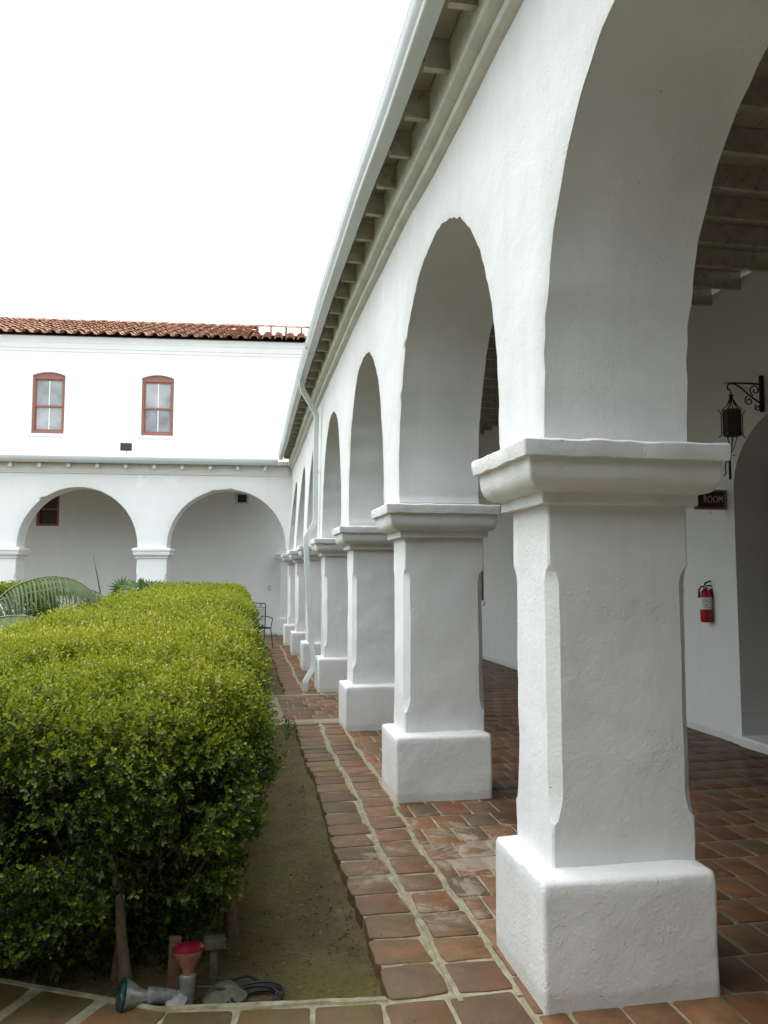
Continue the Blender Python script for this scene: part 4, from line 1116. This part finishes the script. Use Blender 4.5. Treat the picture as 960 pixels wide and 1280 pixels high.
ex = thing('fire_extinguisher', 'red fire extinguisher with white label hung on the inner wall by the doorway', 'extinguisher')
EX, EY = 4.688, 7.43
mb = MB(); mb.lathe([(.05, 1.135), (.054, 1.14), (.058, 1.16), (.058, 1.40), (.052, 1.425), (.045, 1.447), (.025, 1.46), (.02, 1.475)], 24, (EX, EY, 0)); cy_ = mb.build('cylinder', M['ext_red'], ex, 40)
mb = MB()
n = 18; vs = []; fs = []
for k in range(n+1):
    a = math.radians(160+220*k/n); vs += [(EX+.0592*math.cos(a), EY+.0592*math.sin(a), 1.265), (EX+.0592*math.cos(a), EY+.0592*math.sin(a), 1.385)]
for k in range(n): fs.append((2*k, 2*k+2, 2*k+3, 2*k+1))
mb.add(vs, fs); mb.build('paper_label', M['white_label'], ex, 60)
mb = MB(); rnd = random.Random(3)
for r in range(6):
    z = 1.28+r*.016
    for k in range(9):
        a = math.radians(200+16*k+rnd.uniform(-3, 3)); 
        if rnd.random() < .25: continue
        a2 = a+math.radians(rnd.uniform(5, 11)); R = .0598
        mb.add([(EX+R*math.cos(a), EY+R*math.sin(a), z), (EX+R*math.cos(a2), EY+R*math.sin(a2), z), (EX+R*math.cos(a2), EY+R*math.sin(a2), z+.006), (EX+R*math.cos(a), EY+R*math.sin(a), z+.006)], [(0, 1, 2, 3)])
mb.build('label_print', M['ink'], ex)
mb = MB(); mb.lathe([(.02, 1.474), (.022, 1.48), (.022, 1.50), (.014, 1.505)], 14, (EX, EY, 0)); mb.build('valve', M['brass'], ex, 40)
mb = MB()
mb.tube([(EX, EY, 1.50), (EX-.02, EY-.02, 1.525), (EX+.03, EY-.01, 1.545), (EX+.075, EY+.01, 1.55)], [.010, .010, .009, .007], 7)
mb.tube([(EX, EY, 1.495), (EX+.04, EY, 1.505), (EX+.08, EY+.01, 1.50)], [.008, .008, .006], 7)
mb.build('handle', M['black'], ex, 60)
mb = MB(); mb.tube([(EX, EY, 1.49), (EX-.05, EY-.01, 1.495), (EX-.085, EY-.02, 1.46), (EX-.09, EY-.025, 1.38)], [.008, .008, .009, .012], 7)
mb.build('hose', M['rubber'], ex, 60)
mb = MB(); mb.box(EX+.058, 4.748, EY-.03, EY+.03, 1.36, 1.47); mb.build('wall_hook', M['black'], ex)

sw = bpy.data.meshes.new('x'); bpy.data.meshes.remove(sw)
sw = thing('light_switch', 'pale switch plate on the far gallery wall near the corner', 'switch')
mb = MB(); mb.box(.46, .55, BWD-.012, BWD-.002, 1.20, 1.34, fw); mb.build('plate', M['plastic'], sw, bevel=.003)
mb = MB(); mb.box(.49, .52, BWD-.02, BWD-.0125, 1.25, 1.29, fw); mb.build('rocker', M['sill'], sw)

# ------------------------------------------------------------------ wrought iron chair at the end of the walk
ch = thing('garden_chair', 'black wrought iron chair with scrolled back at the far end of the walk', 'chair')
CX, CY = .44, 18.5
def T_(x, y, z, rot=.35):
    return (CX+x*math.cos(rot)-y*math.sin(rot), CY+x*math.sin(rot)+y*math.cos(rot), z)
mb = MB()
mb.tube([T_(-.24, .0, .42), T_(-.27, .06, .72), T_(-.30, .12, .93), T_(-.28, .13, .97), T_(0, .13, .985), T_(.28, .13, .97), T_(.30, .12, .93), T_(.27, .06, .72), T_(.24, .0, .42)], .012, 8)
for x in (-.18, -.06, .06, .18):
    mb.tube([T_(x+.035*math.cos(a)*(1-.1*k), .125, .925+.03*math.sin(a)*(1-.08*k)) for k, a in enumerate(np.linspace(0, 1.6*2*PI, 14))][:10], .006, 5)
mb.tube([T_(-.29, .11, .885), T_(0, .115, .89), T_(.29, .11, .885)], .007, 6)
mb.build('back_frame', M['black'], ch, 60)
mb = MB()
for k in range(15):
    x = -.24+.48*k/14; mb.tube([T_(x, 0, .44), T_(x*1.1, .11, .885)], .0025, 4)
for k in range(12):
    z = .46+.42*k/12; mb.tube([T_(-.25, .0+.11*(z-.44)/.44, z), T_(.25, .11*(z-.44)/.44, z)], .0025, 4)
mb.build('mesh_back', M['black'], ch)
mb = MB(); mb.tube([T_(-.24, 0, .44), T_(-.26, -.25, .44), T_(-.2, -.46, .44), T_(.2, -.46, .44), T_(.26, -.25, .44), T_(.24, 0, .44), T_(-.24, 0, .44)], .011, 7)
for k in range(14):
    y = -.02-.43*k/14; mb.tube([T_(-.24, y, .44), T_(.24, y, .44)], .0025, 4)
mb.build('seat', M['black'], ch, 60)
for (a, b, c_, d_) in ((-.24, 0, -.28, .16), (.24, 0, .28, .16), (-.2, -.44, -.23, -.5), (.2, -.44, .23, -.5)):
    mb = MB(); mb.tube([T_(a, b, .44), T_((a+c_)/2, (b+d_)/2, .22), T_(c_, d_, .012)], .011, 7); mb.build('leg', M['black'], ch, 60)
for sx in (-1, 1):
    mb = MB(); mb.tube([T_(sx*.27, .07, .68), T_(sx*.30, -.15, .67), T_(sx*.29, -.34, .64), T_(sx*.25, -.38, .56), T_(sx*.22, -.4, .44)], .011, 7); mb.build('armrest', M['black'], ch, 60)

# ------------------------------------------------------------------ light
w = bpy.data.worlds.new('World'); sc.world = w; w.use_nodes = True; nt = w.node_tree
bg = nt.nodes['Background']; out = nt.nodes['World Output']
sky = N(nt, 'ShaderNodeTexSky'); sky.sky_type = 'NISHITA'; sky.sun_disc = False
SUN_EL, SUN_AZ = math.radians(58), math.radians(-94)      # azimuth from +Y clockwise
sky.sun_elevation = SUN_EL; sky.sun_rotation = SUN_AZ; sky.air_density = 1; sky.dust_density = 3
nt.links.new(sky.outputs[0], bg.inputs[0]); bg.inputs[1].default_value = .06
tc = N(nt, 'ShaderNodeTexCoord')
cf = noise_tex(nt, 1.6, 4, .5, tc.outputs['Generated'])
cc = ramp(nt, [(.3, (.87, .955, 1.0)), (.65, (.93, .985, 1.0))], cf)
bg2 = N(nt, 'ShaderNodeBackground'); 
sepw = N(nt, 'ShaderNodeSeparateXYZ'); nt.links.new(tc.outputs['Generated'], sepw.inputs[0])
# overcast luminance: zenith three times the horizon
lum = math_n(nt, 'ADD', math_n(nt, 'MULTIPLY', math_n(nt, 'MAXIMUM', sepw.outputs[2], 0.), .6667*3.5), .3333*3.5)
nt.links.new(cc, bg2.inputs[0]); nt.links.new(lum, bg2.inputs[1])
ad = N(nt, 'ShaderNodeAddShader'); nt.links.new(bg.outputs[0], ad.inputs[0]); nt.links.new(bg2.outputs[0], ad.inputs[1]); nt.links.new(ad.outputs[0], out.inputs[0])
sl = bpy.data.lights.new('sun', 'SUN'); sl.energy = .6; sl.angle = math.radians(25); sl.color = (1, .97, .92)
so = bpy.data.objects.new('sun', sl); COL.objects.link(so)
dvec = Vector((math.sin(SUN_AZ)*math.cos(SUN_EL), math.cos(SUN_AZ)*math.cos(SUN_EL), math.sin(SUN_EL)))
so.rotation_euler = dvec.to_track_quat('Z', 'Y').to_euler(); so.location = dvec*30

# ------------------------------------------------------------------ camera
cam = bpy.data.cameras.new('camera'); co = bpy.data.objects.new('camera', cam); COL.objects.link(co); sc.camera = co
cam.sensor_fit = 'VERTICAL'; cam.sensor_height = 36; cam.lens = 36*1000/1280; cam.clip_end = 2000; cam.clip_start = .05
d = Vector((295-480, -(720-640), -1000)).normalized(); u = Vector((0, -d.z, d.y)).normalized()
if u.y < 0: u = -u
x = d.cross(u)
R = Matrix((x, d, u))            # rows = world axes expressed in camera space
co.matrix_world = Matrix.Translation((0, 0, 1.6)) @ R.to_4x4()
sc.view_settings.view_transform = 'Standard'; sc.view_settings.look = 'None'; sc.view_settings.exposure = 0; sc.view_settings.gamma = 1
sc.render.engine = 'CYCLES'; sc.cycles.max_bounces = 6; sc.cycles.diffuse_bounces = 4; sc.cycles.transmission_bounces = 3
sc.render.resolution_x = 768; sc.render.resolution_y = 1024
